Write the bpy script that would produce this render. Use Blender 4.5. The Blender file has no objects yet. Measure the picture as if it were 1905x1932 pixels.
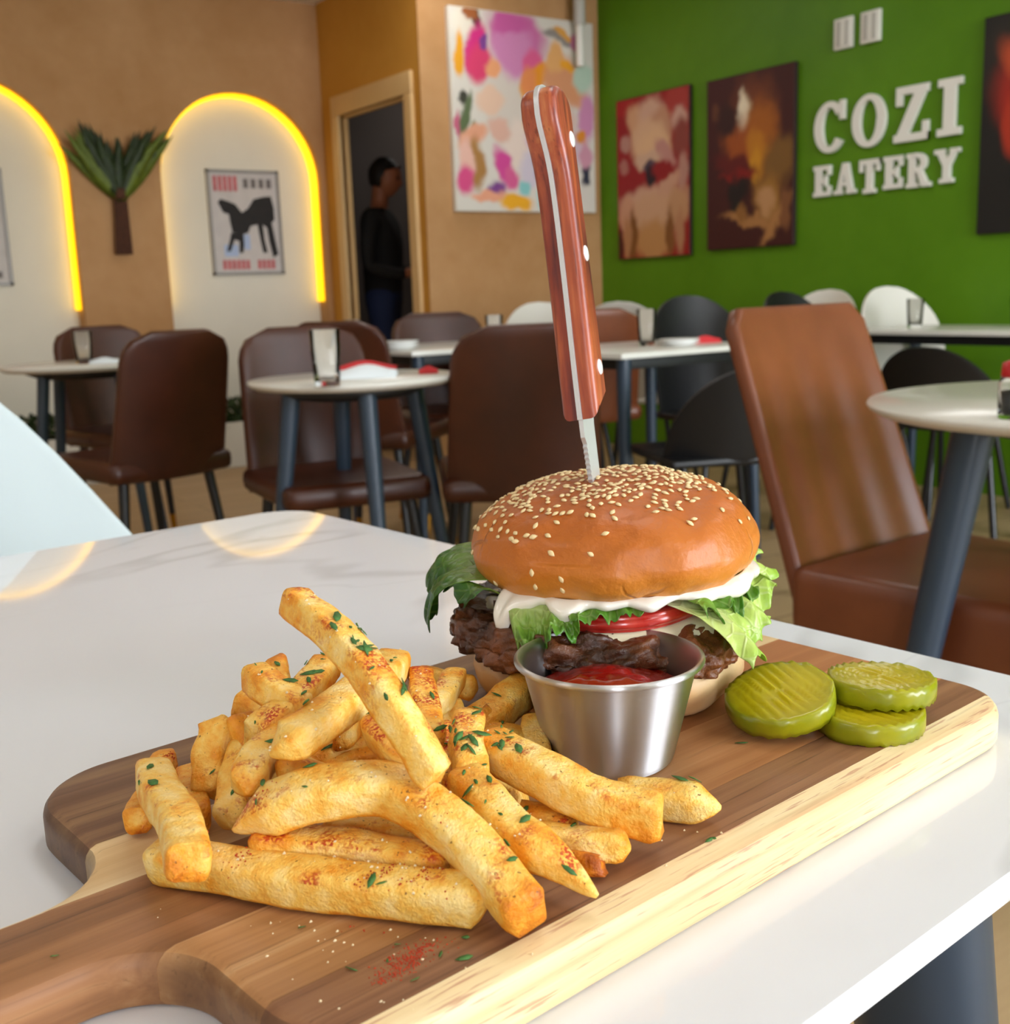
import bpy, bmesh, math, random
from mathutils import Vector, Matrix, noise
from mathutils.bvhtree import BVHTree
PI = math.pi
C = bpy.context.scene.collection
scene = bpy.context.scene
random.seed(7)

# ------------------------------------------------------------------ camera
cam_d = bpy.data.cameras.new('camera')
cam = bpy.data.objects.new('camera', cam_d); C.objects.link(cam)
cam_d.sensor_fit = 'HORIZONTAL'; cam_d.sensor_width = 36.0
cam_d.lens = 40.47780
cam_d.clip_start = 0.02; cam_d.clip_end = 100
cam.matrix_world = Matrix(((0.8206500, 0.1367230, -0.5548336, 0.0000000), (-0.5703792, 0.1371042, -0.8098580, 0.0000000), (-0.0346562, 0.9810756, 0.1904985, 0.9500000), (0.0000000, 0.0000000, 0.0000000, 1.0000000)))
cam_d.dof.use_dof = True
cam_d.dof.focus_distance = 0.43
cam_d.dof.aperture_fstop = 21.0
scene.camera = cam

# ------------------------------------------------------------------ light and exposure
def daylight():
    w = bpy.data.worlds.new('sky'); scene.world = w; w.use_nodes = True
    nt = w.node_tree; nt.nodes.clear()
    out = nt.nodes.new('ShaderNodeOutputWorld'); bg = nt.nodes.new('ShaderNodeBackground')
    tc = nt.nodes.new('ShaderNodeTexCoord'); sep = nt.nodes.new('ShaderNodeSeparateXYZ')
    rmp = nt.nodes.new('ShaderNodeValToRGB')
    rmp.color_ramp.elements[0].position = 0.45; rmp.color_ramp.elements[0].color = (0.95, 0.97, 1.0, 1)
    rmp.color_ramp.elements[1].position = 0.95; rmp.color_ramp.elements[1].color = (0.62, 0.78, 1.0, 1)
    mp = nt.nodes.new('ShaderNodeMapRange'); mp.inputs[1].default_value = -1; mp.inputs[2].default_value = 1
    nt.links.new(tc.outputs['Generated'], sep.inputs[0]); nt.links.new(sep.outputs[2], mp.inputs[0])
    nt.links.new(mp.outputs[0], rmp.inputs[0]); nt.links.new(rmp.outputs[0], bg.inputs[0])
    bg.inputs[1].default_value = SKY
    nt.links.new(bg.outputs[0], out.inputs[0])
SKY = 19.0
daylight()
vs = scene.view_settings
vs.view_transform = 'Standard'; vs.look = 'None'; vs.gamma = 1.0; vs.use_curve_mapping = False
vs.exposure = 0.0
scene.cycles.max_bounces = 12; scene.cycles.diffuse_bounces = 4; scene.cycles.glossy_bounces = 4
scene.cycles.transmission_bounces = 12; scene.cycles.transparent_max_bounces = 8
scene.cycles.caustics_reflective = False; scene.cycles.caustics_refractive = False
scene.cycles.use_denoising = True
scene.cycles.sample_clamp_indirect = 6.0

def area_light(name, loc, rot, sx, sy, energy, color=(0.93, 0.97, 1.0), portal=False):
    l = bpy.data.lights.new(name, 'AREA'); l.shape = 'RECTANGLE'; l.size = sx; l.size_y = sy
    l.energy = energy; l.color = color
    if portal: l.cycles.is_portal = True
    o = bpy.data.objects.new(name, l); C.objects.link(o); o.location = loc; o.rotation_euler = rot
    return o
WIN_Y = -2.8
# sky light entering through the three shop windows behind the camera (portals guide the sampling)
WINDOWS = [(-1.9, -1.25), (1.45, 2.85), (2.95, 4.35)]
for a, b in WINDOWS:
    area_light('window_portal', ((a+b)/2, WIN_Y-0.02, 1.4), (PI/2, 0, 0), b-a, 2.2, 1.0, portal=True)

# unseen fill lights added under the ceiling to brighten the tables and walls
for lx in (-1.6, 0.9, 3.2):
    for ly in (-1.6, 0.8, 3.0, 5.0):
        if lx == 0.9 and ly == 5.0: continue
        area_light('ceiling_fill', (lx, ly, 2.66), (0, 0, 0), 0.6, 0.6, 7.5, (1.0, 0.99, 0.97))

area_light('hall_fill', (4.6, 6.9, 2.6), (0, 0, 0), 0.4, 0.4, 3.0, (1.0, 0.93, 0.86))  # added fill light, out of view, that brightens the hallway

# ------------------------------------------------------------------ helpers
def lin(c):
    if isinstance(c, str): c = tuple(int(c[i:i+2], 16) for i in (0, 2, 4))
    f = lambda v: v/12.92 if v <= 0.04045 else ((v+0.055)/1.055)**2.4
    return tuple(f(v/255) for v in c) + (1.0,)

class NT:
    def __init__(s, name):
        s.m = bpy.data.materials.new(name); s.m.use_nodes = True
        s.t = s.m.node_tree; s.t.nodes.clear()
        s.out = s.t.nodes.new('ShaderNodeOutputMaterial')
        s.p = s.t.nodes.new('ShaderNodeBsdfPrincipled')
        s.t.links.new(s.p.outputs[0], s.out.inputs[0])
        s.tc = None
    def n(s, k, **kw):
        x = s.t.nodes.new(k)
        for a, b in kw.items(): setattr(x, a, b)
        return x
    def l(s, a, b): s.t.links.new(a, b)
    def inp(s, node, i, v):
        if v is None: return
        if hasattr(v, 'is_output') or isinstance(v, bpy.types.NodeSocket): s.l(v, node.inputs[i])
        else: node.inputs[i].default_value = v
    def coord(s, scale=(1, 1, 1), kind='Object', rnd=False, loc=(0, 0, 0), rot=(0, 0, 0)):
        tc = s.n('ShaderNodeTexCoord'); mp = s.n('ShaderNodeMapping')
        mp.inputs[3].default_value = scale; mp.inputs[1].default_value = loc; mp.inputs[2].default_value = rot
        src = tc.outputs[kind]
        if rnd:
            oi = s.n('ShaderNodeObjectInfo'); ad = s.n('ShaderNodeVectorMath', operation='ADD')
            sc = s.n('ShaderNodeMath', operation='MULTIPLY'); sc.inputs[1].default_value = 3.7
            s.l(oi.outputs['Random'], sc.inputs[0]); s.l(src, ad.inputs[0]); s.l(sc.outputs[0], ad.inputs[1]); src = ad.outputs[0]
        s.l(src, mp.inputs[0]); return mp.outputs[0]
    def noise(s, vec, scale, detail=3, rough=0.55, dist=0.0):
        x = s.n('ShaderNodeTexNoise'); s.l(vec, x.inputs['Vector']); x.inputs['Scale'].default_value = scale
        x.inputs['Detail'].default_value = detail; x.inputs['Roughness'].default_value = rough; x.inputs['Distortion'].default_value = dist
        return x.outputs[0]
    def voro(s, vec, scale, feature='F1', rand=1.0):
        x = s.n('ShaderNodeTexVoronoi', feature=feature); s.l(vec, x.inputs['Vector']); x.inputs['Scale'].default_value = scale
        x.inputs['Randomness'].default_value = rand
        return x.outputs[0]
    def ramp(s, v, stops, interp='LINEAR'):
        r = s.n('ShaderNodeValToRGB'); r.color_ramp.interpolation = interp
        e = r.color_ramp.elements
        while len(e) < len(stops): e.new(0.5)
        for i, (p, c) in enumerate(stops):
            e[i].position = p
            e[i].color = c if not isinstance(c, (int, float)) else (c, c, c, 1)
        s.l(v, r.inputs[0]); return r.outputs[0]
    def mix(s, f, a, b, mode='MIX'):
        x = s.n('ShaderNodeMix', data_type='RGBA', blend_type=mode); x.clamp_factor = True
        s.inp(x, 0, f); s.inp(x, 6, a); s.inp(x, 7, b); return x.outputs[2]
    def math(s, op, a, b=None, c=None, clamp=False):
        x = s.n('ShaderNodeMath', operation=op); x.use_clamp = clamp
        s.inp(x, 0, a); s.inp(x, 1, b); s.inp(x, 2, c); return x.outputs[0]
    def attr(s, name):
        x = s.n('ShaderNodeAttribute'); x.attribute_name = name; return x.outputs['Fac']
    def smooth(s, v, lo, hi):
        x = s.n('ShaderNodeMapRange', interpolation_type='SMOOTHSTEP'); s.inp(x, 0, v); x.inputs[1].default_value = lo; x.inputs[2].default_value = hi
        return x.outputs[0]
    def bump(s, h, strength=0.3, dist=0.001):
        b = s.n('ShaderNodeBump'); s.inp(b, 'Height', h); b.inputs['Strength'].default_value = strength; b.inputs['Distance'].default_value = dist
        s.l(b.outputs[0], s.p.inputs['Normal']); return b
    def set(s, **kw):
        names = dict(color='Base Color', rough='Roughness', metal='Metallic', sss='Subsurface Weight', sssr='Subsurface Radius', ssss='Subsurface Scale',
                     coat='Coat Weight', coatr='Coat Roughness', spec='Specular IOR Level', trans='Transmission Weight', ior='IOR', sheen='Sheen Weight',
                     emit='Emission Color', emits='Emission Strength', aniso='Anisotropic')
        for k, v in kw.items(): s.inp(s.p, names[k], v)
        return s.m

def simple(name, c, rough=0.5, metal=0.0, var=0.0, scale=8.0, bump=0.0, bscale=200.0, bdist=0.0005, **kw):
    t = NT(name); c = lin(c)
    col = c
    if var:
        v = t.coord(rnd=True)
        n = t.noise(v, scale, 4)
        d = tuple(x*(1-var) for x in c[:3]) + (1,); u = tuple(min(1, x*(1+var)) for x in c[:3]) + (1,)
        col = t.ramp(n, [(0.3, d), (0.7, u)])
    if bump:
        v = t.coord(); t.bump(t.noise(v, bscale, 3), bump, bdist)
    t.set(color=col, rough=rough, metal=metal, **kw)
    return t.m

def mesh(name, verts, faces, smooth=True):
    me = bpy.data.meshes.new(name); me.from_pydata([tuple(v) for v in verts], [], faces); me.update()
    if smooth:
        me.polygons.foreach_set('use_smooth', [True]*len(me.polygons))
    return me
def link(name, me, mat=None, parent=None, loc=None, rot=None):
    o = bpy.data.objects.new(name, me); C.objects.link(o)
    if mat is not None and not me.materials: me.materials.append(mat)
    if parent is not None: o.parent = parent
    if loc is not None: o.location = loc
    if rot is not None: o.rotation_euler = rot
    return o
def tag(o, label=None, cat=None, group=None, kind=None):
    if label: o['label'] = label
    if cat: o['category'] = cat
    if group: o['group'] = group
    if kind: o['kind'] = kind
    return o
def empty(name, loc, rz=0.0, label=None, cat=None, group=None):
    o = bpy.data.objects.new(name, None); C.objects.link(o); o.location = loc; o.rotation_euler = (0, 0, rz)
    o.empty_display_size = 0.05
    return tag(o, label, cat, group)
def from_bm(name, bm, smooth=True, angle=None):
    bmesh.ops.recalc_face_normals(bm, faces=bm.faces[:])
    me = bpy.data.meshes.new(name); bm.to_mesh(me); bm.free()
    if smooth:
        me.polygons.foreach_set('use_smooth', [True]*len(me.polygons))
        if angle is not None: me.set_sharp_from_angle(angle=angle)
    return me
def box_bm(bm, x0, x1, y0, y1, z0, z1, bevel=0.0, seg=2):
    r = bmesh.ops.create_cube(bm, size=1.0)
    for v in r['verts']:
        v.co = Vector((x0+(v.co.x+.5)*(x1-x0), y0+(v.co.y+.5)*(y1-y0), z0+(v.co.z+.5)*(z1-z0)))
    if bevel:
        es = {e for v in r['verts'] for e in v.link_edges}
        bmesh.ops.bevel(bm, geom=list(es), offset=bevel, segments=seg, affect='EDGES', profile=0.6)
def box(name, x0, x1, y0, y1, z0, z1, mat, parent=None, bevel=0.0, seg=2):
    bm = bmesh.new(); box_bm(bm, x0, x1, y0, y1, z0, z1, bevel, seg)
    return link(name, from_bm(name, bm, True, 0.6), mat, parent)
def lathe_me(name, prof, seg=40, cap0=True, cap1=True):
    vs, fs = [], []
    for r, z in prof:
        for i in range(seg):
            a = 2*PI*i/seg; vs.append((r*math.cos(a), r*math.sin(a), z))
    for j in range(len(prof)-1):
        for i in range(seg):
            k = (i+1) % seg; fs.append((j*seg+i, j*seg+k, (j+1)*seg+k, (j+1)*seg+i))
    if cap0: fs.append(tuple(reversed(range(seg))))
    if cap1: fs.append(tuple((len(prof)-1)*seg+i for i in range(seg)))
    return mesh(name, vs, fs)
def tube_me(name, pts, radii, seg=12, cap=True, sx=1.0):
    pts = [Vector(p) for p in pts]; n = len(pts); vs, fs = [], []
    prev = None
    for i, p in enumerate(pts):
        t = (pts[min(i+1, n-1)]-pts[max(i-1, 0)]).normalized()
        if prev is None:
            ref = Vector((0, 0, 1)) if abs(t.z) < 0.9 else Vector((0, 1, 0))
            u = t.cross(ref).normalized()
        else:
            u = (prev - t*prev.dot(t)).normalized()
        prev = u; w = t.cross(u)
        r = radii[i] if isinstance(radii, (list, tuple)) else radii
        for k in range(seg):
            a = 2*PI*k/seg; vs.append(p+u*math.cos(a)*r*sx+w*math.sin(a)*r)
    for j in range(n-1):
        for k in range(seg):
            q = (k+1) % seg; fs.append((j*seg+k, j*seg+q, (j+1)*seg+q, (j+1)*seg+k))
    if cap: fs.append(tuple(reversed(range(seg)))); fs.append(tuple((n-1)*seg+k for k in range(seg)))
    me = mesh(name, vs, fs); me.set_sharp_from_angle(angle=1.0); return me
def catmull(pts, n):
    P = [Vector(p) for p in pts]; P = [P[0]*2-P[1]] + P + [P[-1]*2-P[-2]]
    out = []; m = len(P)-3
    for i in range(n+1):
        t = i/n*m; k = min(int(t), m-1); f = t-k
        a, b, c, d = P[k:k+4]
        out.append(0.5*((2*b)+(c-a)*f+(2*a-5*b+4*c-d)*f*f+(3*b-a-3*c+d)*f**3))
    return out
def grid_faces(nu, nv, off=0):
    return [(off+i*nv+j, off+i*nv+j+1, off+(i+1)*nv+j+1, off+(i+1)*nv+j) for i in range(nu-1) for j in range(nv-1)]
def solid(o, th, off=0.0):
    m = o.modifiers.new('thickness', 'SOLIDIFY'); m.thickness = th; m.offset = off; return m
def subd(o, lv=1):
    m = o.modifiers.new('smooth', 'SUBSURF'); m.levels = lv; m.render_levels = lv; return m
def fattr(me, name, vals):
    a = me.attributes.new(name, 'FLOAT', 'POINT'); a.data.foreach_set('value', vals)
def fnoise(v, s, seed=0.0): return noise.noise(Vector(v)*s+Vector((seed, seed*1.7, seed*0.3)))
def dup(root, loc, rz):
    r = root.copy(); C.objects.link(r); r.location = loc; r.rotation_euler = (0, 0, rz)
    for ch in list(root.children):
        c = ch.copy(); C.objects.link(c); c.parent = r
        for g in ch.children:
            d = g.copy(); C.objects.link(d); d.parent = c
    return r

# ------------------------------------------------------------------ materials of the room
X1, Y1, Y2, X2, CEIL = 3.30, 6.66, 5.47, 4.526, 2.70
WEST = -3.5
def plaster(name, c1, c2, rough=0.75):
    t = NT(name); v = t.coord()
    n = t.noise(v, 1.6, 6, 0.65, 0.4); n2 = t.noise(v, 9, 4, 0.6)
    f = t.math('ADD', t.math('MULTIPLY', n, 0.75), t.math('MULTIPLY', n2, 0.25))
    col = t.ramp(f, [(0.32, lin(c1)), (0.68, lin(c2))])
    t.bump(n2, 0.15, 0.004)
    t.set(color=col, rough=rough, spec=0.25); return t.m
M_tan = plaster('tan limewash plaster', 'ad7f50', 'c4986a')
M_orange = plaster('ochre plaster', 'c48a33', 'd0983f')
M_green = plaster('green painted plaster', '4f7c0c', '5a8816', 0.45)
M_niche = simple('cream plaster', 'e0d9c8', 0.7, var=0.03, scale=3)
M_ceil = simple('white ceiling paint', 'f1efea', 0.8)
M_white_wall = simple('white wall paint', 'ebe8e2', 0.75)
M_dark_room = simple('grey hallway paint', '6a625e', 0.8)
M_doortrim = simple('cream door trim paint', 'd9b47c', 0.5, var=0.03)
M_frame = simple('black aluminium window frame', '222326', 0.4)
def floor_mat():
    t = NT('pale oak floor boards'); v = t.coord()
    br = t.n('ShaderNodeTexBrick'); t.l(v, br.inputs['Vector'])
    br.inputs['Scale'].default_value = 1.0; br.inputs['Brick Width'].default_value = 1.2; br.inputs['Row Height'].default_value = 0.18
    br.inputs['Mortar Size'].default_value = 0.003; br.inputs['Color1'].default_value = lin('c2a57c'); br.inputs['Color2'].default_value = lin('b39468')
    br.inputs['Mortar'].default_value = lin('6e5a40')
    g = t.noise(t.coord((1.5, 22, 22)), 3.0, 5)
    col = t.mix(t.math('MULTIPLY', g, 0.5), br.outputs[0], lin('927452'))
    t.set(color=col, rough=0.45); return t.m
M_floor = floor_mat()

def struct(name, me, mat, parent=None):
    o = link(name, me, mat, parent)
    if parent is None: o['kind'] = 'structure'
    return o
def quad(name, pts, mat):
    return struct(name, mesh(name, pts, [tuple(range(len(pts)))], False), mat)
def slab(name, x0, x1, y0, y1, z0, z1, mat, parent=None):
    bm = bmesh.new(); box_bm(bm, x0, x1, y0, y1, z0, z1)
    return struct(name, from_bm(name, bm, False), mat, parent)

slab('floor', WEST-0.2, 6.4, WIN_Y-0.2, 8.2, -0.1, 0.0, M_floor)
slab('ceiling', WEST-0.2, 6.4, WIN_Y-0.2, 8.2, CEIL, CEIL+0.1, M_ceil)
slab('wall_west', WEST-0.2, WEST, WIN_Y-0.2, Y1+0.3, 0, CEIL, M_white_wall)
slab('wall_east', X2, X2+0.2, WIN_Y-0.2, Y2+0.2, 0, CEIL, M_green)
slab('wall_northeast', X1+0.04, X2, Y2, Y2+0.12, 0, CEIL, M_tan)
# back wall with two arched niches that run down to the floor
NICHES = [(2.76, 0.505), (1.25, 0.505)]
NZ, ND = 1.655, 0.13
def north_wall():
    out = [(X1, 0)]
    for cx, r in NICHES:
        out.append((cx+r, 0))
        for i in range(33):
            a = PI*i/32; out.append((cx+r*math.cos(a), NZ+r*math.sin(a)))
        out.append((cx-r, 0))
    out += [(WEST, 0), (WEST, CEIL), (X1, CEIL)]
    n = len(out)
    vs = [(x, Y1, z) for x, z in out] + [(x, Y1+ND, z) for x, z in out]
    fs = [tuple(range(n))] + [(i, (i+1) % n, n+(i+1) % n, n+i) for i in range(n)]
    return mesh('wall_north', vs, fs, False)
struct('wall_north', north_wall(), M_tan)
slab('wall_niche', WEST, X1+0.04, Y1+ND, Y1+ND+0.15, 0, CEIL, M_niche)
# ochre wall with the doorway
DY0, DY1, DZ = 5.63, 6.42, 2.02
def door_wall():
    bm = bmesh.new()
    box_bm(bm, X1, X1+0.04, Y2, DY0, 0, CEIL); box_bm(bm, X1, X1+0.04, DY1, Y1+ND, 0, CEIL); box_bm(bm, X1, X1+0.04, DY0, DY1, DZ, CEIL)
    return from_bm('wall_door', bm, False)
struct('wall_door', door_wall(), M_orange)
slab('wall_door_return', X1-0.004, X1+0.04, Y2-0.004, Y2, 0, CEIL, M_tan)
d1 = struct('door_1', mesh('door_1', [(X1+.03, DY0, 0), (X1+.03, DY0+.012, 0), (X1+.03, DY0+.012, DZ), (X1+.03, DY0, DZ)], [(0, 1, 2, 3)], False), M_doortrim)
w_ = 0.085
for nm, a in (('casing', (DY0-w_, DY0, 0, DZ)), ('casing', (DY1, DY1+w_, 0, DZ)), ('head_casing', (DY0-w_, DY1+w_, DZ, DZ+0.115))):
    box(nm, X1-0.022, X1+0.02, a[0], a[1], a[2], a[3], M_doortrim, d1, 0.006)
for a in ((DY0, DY0+0.015, 0, DZ), (DY1-0.015, DY1, 0, DZ)):
    box('jamb', X1+0.015, X1+0.045, a[0], a[1], a[2], a[3], M_doortrim, d1, 0.002)
box('jamb_head', X1+0.015, X1+0.045, DY0, DY1, DZ-0.015, DZ, M_doortrim, d1, 0.002)
# hallway behind the doorway
slab('wall_hall_north', X1+0.04, 6.2, 7.55, 7.65, 0, CEIL, M_dark_room)
slab('wall_hall_east', 6.1, 6.2, Y2+0.12, 7.6, 0, CEIL, M_dark_room)
slab('wall_hall_west', X1, X1+0.04, Y1+ND+0.15, 7.6, 0, CEIL, M_dark_room)
slab('wall_hall_south', X2, 6.2, Y2+0.05, Y2+0.12, 0, CEIL, M_dark_room)
M_black = simple('black painted metal', '101012', 0.6)
o = empty('wall_cabinet', (5.2, 7.5, 1.78), 0, 'small black box high on the grey hallway wall beyond the doorway', 'cabinet')
box('body', -0.17, 0.17, -0.24, 0.04, 0, 0.3, M_black, o, 0.01)
box('door', -0.15, 0.15, -0.255, -0.24, 0.02, 0.28, M_black, o, 0.004)

# shop windows behind the camera
WZ0, WZ1 = 0.3, 2.5
def south_wall():
    bm = bmesh.new()
    box_bm(bm, WEST, X2, WIN_Y-0.12, WIN_Y, 0, WZ0); box_bm(bm, WEST, X2, WIN_Y-0.12, WIN_Y, WZ1, CEIL)
    xs = [WEST] + [x for w in WINDOWS for x in w] + [X2]
    for i in range(0, len(xs), 2): box_bm(bm, xs[i], xs[i+1], WIN_Y-0.12, WIN_Y, WZ0, WZ1)
    return from_bm('wall_south', bm, False)
struct('wall_south', south_wall(), M_white_wall)
for k, (a, b) in enumerate(WINDOWS):
    bm = bmesh.new(); f = 0.045
    for q in ((a, b, WZ0, WZ0+f), (a, b, WZ1-f, WZ1), (a, a+f, WZ0, WZ1), (b-f, b, WZ0, WZ1), (a, b, 2.0, 2.0+f)):
        box_bm(bm, q[0], q[1], WIN_Y-0.09, WIN_Y-0.03, q[2], q[3])
    struct('window_%d' % (k+1), from_bm('window_frame', bm, False), M_frame)
M_pave = simple('concrete pavement outside', 'b9b5ad', 0.8, var=0.08, scale=3)
slab('ground', -14, 14, -16, WIN_Y-0.2, -0.2, -0.1, M_pave)

# ------------------------------------------------------------------ LED strips round the niches
def led_mat():
    t = NT('lit yellow neon strip'); t.set(color=lin('ffd000'), rough=0.4, emit=(1.0, 0.60, 0.004, 1), emits=1.75); return t.m
M_led = led_mat()
M_led_cap = simple('translucent orange strip end', 'f2a53c', 0.4)
LED_LABELS = ['glowing yellow strip round the arched niche with the black animal poster',
              'glowing yellow strip round the arched niche cut off by the left picture edge']
for k, (cx, r) in enumerate(NICHES):
    rr = r-0.0105; path = [(cx-rr, 0.93)]
    for i in range(25): path.append((cx-rr*math.cos(PI*i/24), NZ+rr*math.sin(PI*i/24)))
    path.append((cx+rr, 0.93))
    vs, fs = [], []
    hw, hd = 0.0090, 0.040
    for i, (x, z) in enumerate(path):
        a = path[max(i-1, 0)]; b = path[min(i+1, len(path)-1)]
        t = Vector((b[0]-a[0], b[1]-a[1])).normalized(); nx, nz = -t.y, t.x
        for q in range(12):
            an = 2*PI*q/12; cs, sn = math.cos(an), math.sin(an)
            sg = lambda v: (1 if v > 0 else -1)*abs(v)**0.6
            vs.append((x+nx*hw*sg(cs), Y1+0.087+hd*sg(sn), z+nz*hw*sg(cs)))
    n = len(path)
    for j in range(n-1):
        for q in range(12):
            p = (q+1) % 12; fs.append((j*12+q, j*12+p, (j+1)*12+p, (j+1)*12+q))
    fs += [tuple(range(12)), tuple((n-1)*12+q for q in range(12))]
    o = link('led_strip', mesh('led_strip', vs, fs), M_led); tag(o, LED_LABELS[k], 'light strip')

# ------------------------------------------------------------------ pictures
def blobs(name, ground, items, dist=0.05, nscale=7.0, soft=0.25, rough=0.6, coat=0.0):
    """flat print: ellipses (cx, cz, rx, rz, angle, colour) in picture units 0..1 laid over a ground colour"""
    t = NT(name); v = t.coord(kind='Generated')
    nz = t.n('ShaderNodeTexNoise'); t.l(v, nz.inputs['Vector']); nz.inputs['Scale'].default_value = nscale; nz.inputs['Detail'].default_value = 3
    sub = t.n('ShaderNodeVectorMath', operation='SUBTRACT'); t.l(nz.outputs[1], sub.inputs[0]); sub.inputs[1].default_value = (0.5, 0.5, 0.5)
    scl = t.n('ShaderNodeVectorMath', operation='SCALE'); t.l(sub.outputs[0], scl.inputs[0]); scl.inputs['Scale'].default_value = dist
    add = t.n('ShaderNodeVectorMath', operation='ADD'); t.l(v, add.inputs[0]); t.l(scl.outputs[0], add.inputs[1])
    col = lin(ground)
    for cx, cz, rx, rz, ang, c in items:
        mp = t.n('ShaderNodeMapping', vector_type='TEXTURE'); t.l(add.outputs[0], mp.inputs[0])
        mp.inputs[1].default_value = (cx, 0.5, cz); mp.inputs[2].default_value = (0, ang, 0); mp.inputs[3].default_value = (rx, 1e3, rz)
        ln = t.n('ShaderNodeVectorMath', operation='LENGTH'); t.l(mp.outputs[0], ln.inputs[0])
        f = t.math('SUBTRACT', 1.0, t.smooth(ln.outputs['Value'], 1.0-soft, 1.0+soft))
        col = t.mix(f, col, lin(c))
    t.set(color=col, rough=rough, coat=coat); return t.m
def picture(name, label, w, h, d, mat, side, loc, rz, cat='painting'):
    """canvas facing local -Y, centred at loc"""
    o = empty(name, loc, rz, label, cat)
    bm = bmesh.new(); box_bm(bm, -w/2, w/2, -d, 0, -h/2, h/2, 0.003, 1)
    link('stretched_canvas', from_bm('stretched_canvas', bm, True, 0.6), side, o)
    q = mesh('painted_face', [(-w/2+.004, -d-.001, -h/2+.004), (w/2-.004, -d-.001, -h/2+.004), (w/2-.004, -d-.001, h/2-.004), (-w/2+.004, -d-.001, h/2-.004),
                              (-w/2+.004, -d, -h/2+.004), (w/2-.004, -d, -h/2+.004), (w/2-.004, -d, h/2-.004), (-w/2+.004, -d, h/2-.004)],
             [(0, 1, 2, 3), (1, 0, 4, 5), (2, 1, 5, 6), (3, 2, 6, 7), (0, 3, 7, 4)], False)
    link('painted_face', q, mat, o)
    return o
M_abs = blobs('abstract paint strokes', 'd9d2c8', [
    (.35, .56, .16, .16, 0, 'd6cabf'), (.45, .34, .10, .13, .2, 'e6d2c6'), (.85, .61, .10, .06, .3, 'dca592'), (.25, .56, .09, .06, 0, 'e4bfa6'), (.55, .38, .06, .06, 0, 'd6b2c6'), (.80, .34, .13, .10, 0, 'd4bcc8'), (.50, .62, .05, .06, 0, 'e0a452'), (.76, .46, .10, .08, 0, 'dfb6ae'), (.30, .42, .08, .06, .4, 'dcae9c'), (.52, .22, .07, .09, 0, 'cfc4d2'),
    (.10, .93, .10, .07, 0, 'e6dccb'), (.17, .95, .03, .05, .2, '3f3218'), (.14, .97, .05, .03, 0, 'a05a2a'), (.45, .90, .20, .13, .3, 'c968a0'), (.42, .83, .14, .14, 0, 'd084b4'), (.40, .95, .13, .05, 0, 'c85a9c'),
    (.16, .80, .06, .14, .3, 'd0267c'), (.19, .74, .08, .10, .4, 'd83a6a'), (.05, .77, .035, .11, 0, 'e8a010'), (.22, .84, .03, .035, 0, '7a3a8c'), (.28, .72, .05, .05, 0, 'e9a070'),
    (.55, .76, .08, .07, .5, 'dc5a8c'), (.60, .70, .11, .055, -.7, 'ea9410'), (.52, .66, .06, .09, 0, 'e48a50'), (.78, .68, .15, .13, .2, 'd9966c'), (.72, .80, .06, .08, 0, 'e3a868'), (.80, .77, .05, .03, 0, 'e8a020'),
    (.92, .72, .08, .08, 0, 'b8cdbc'), (.75, .91, .12, .03, .2, '8d8580'), (.78, .93, .08, .02, .2, 'd69a44'), (.88, .90, .05, .05, 0, 'cf7aa8'), (.60, .57, .05, .045, 0, '8a5088'), (.70, .55, .10, .07, 0, 'e4ddd6'),
    (.94, .50, .06, .12, 0, 'cf8ab4'), (.52, .48, .04, .10, 0, 'e3a530'), (.62, .46, .06, .08, 0, 'd983b8'), (.06, .56, .02, .04, 0, '38382c'), (.08, .48, .03, .12, .3, '5a6a44'), (.13, .40, .03, .05, .3, '7c8a64'),
    (.12, .37, .10, .05, -.4, 'e2a080'), (.03, .43, .02, .06, 0, 'c25f7c'), (.14, .24, .06, .12, 0, 'a8783c'), (.08, .26, .05, .1, 0, 'e8b8a8'), (.06, .16, .06, .07, 0, 'd84a84'), (.33, .22, .06, .11, -.2, 'd04492'), (.38, .17, .06, .06, 0, 'd65a90'),
    (.65, .28, .08, .12, 0, '6a58a4'), (.62, .24, .07, .07, 0, '4a2c94'), (.72, .20, .08, .10, 0, '4c5cb0'), (.66, .12, .07, .05, 0, '9088c0'), (.27, .10, .06, .04, 0, '7a3f88'), (.22, .08, .12, .03, 0, 'e6a080'),
    (.41, .045, .11, .045, 0, 'eaa818'), (.48, .13, .04, .04, 0, '86c4c4'), (.62, .06, .06, .06, 0, '86cccc'), (.93, .20, .03, .06, 0, '23283c'), (.90, .39, .04, .035, 0, 'dc8a28'), (.80, .10, .07, .05, 0, 'e2a4b4'), (.93, .30, .04, .07, 0, 'cf94a8')],
    dist=0.11, nscale=8, soft=0.30)
M_canvas = simple('white canvas edge', 'd9d2c4', 0.8)
M_canvas_dark = simple('dark canvas edge', '25100c', 0.7)
picture('abstract_painting', 'large bright abstract painting of pink, orange and purple strokes on white', 0.99, 1.065, 0.035, M_abs, M_canvas, (3.965, Y2-0.001, 1.925), 0)
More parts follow.
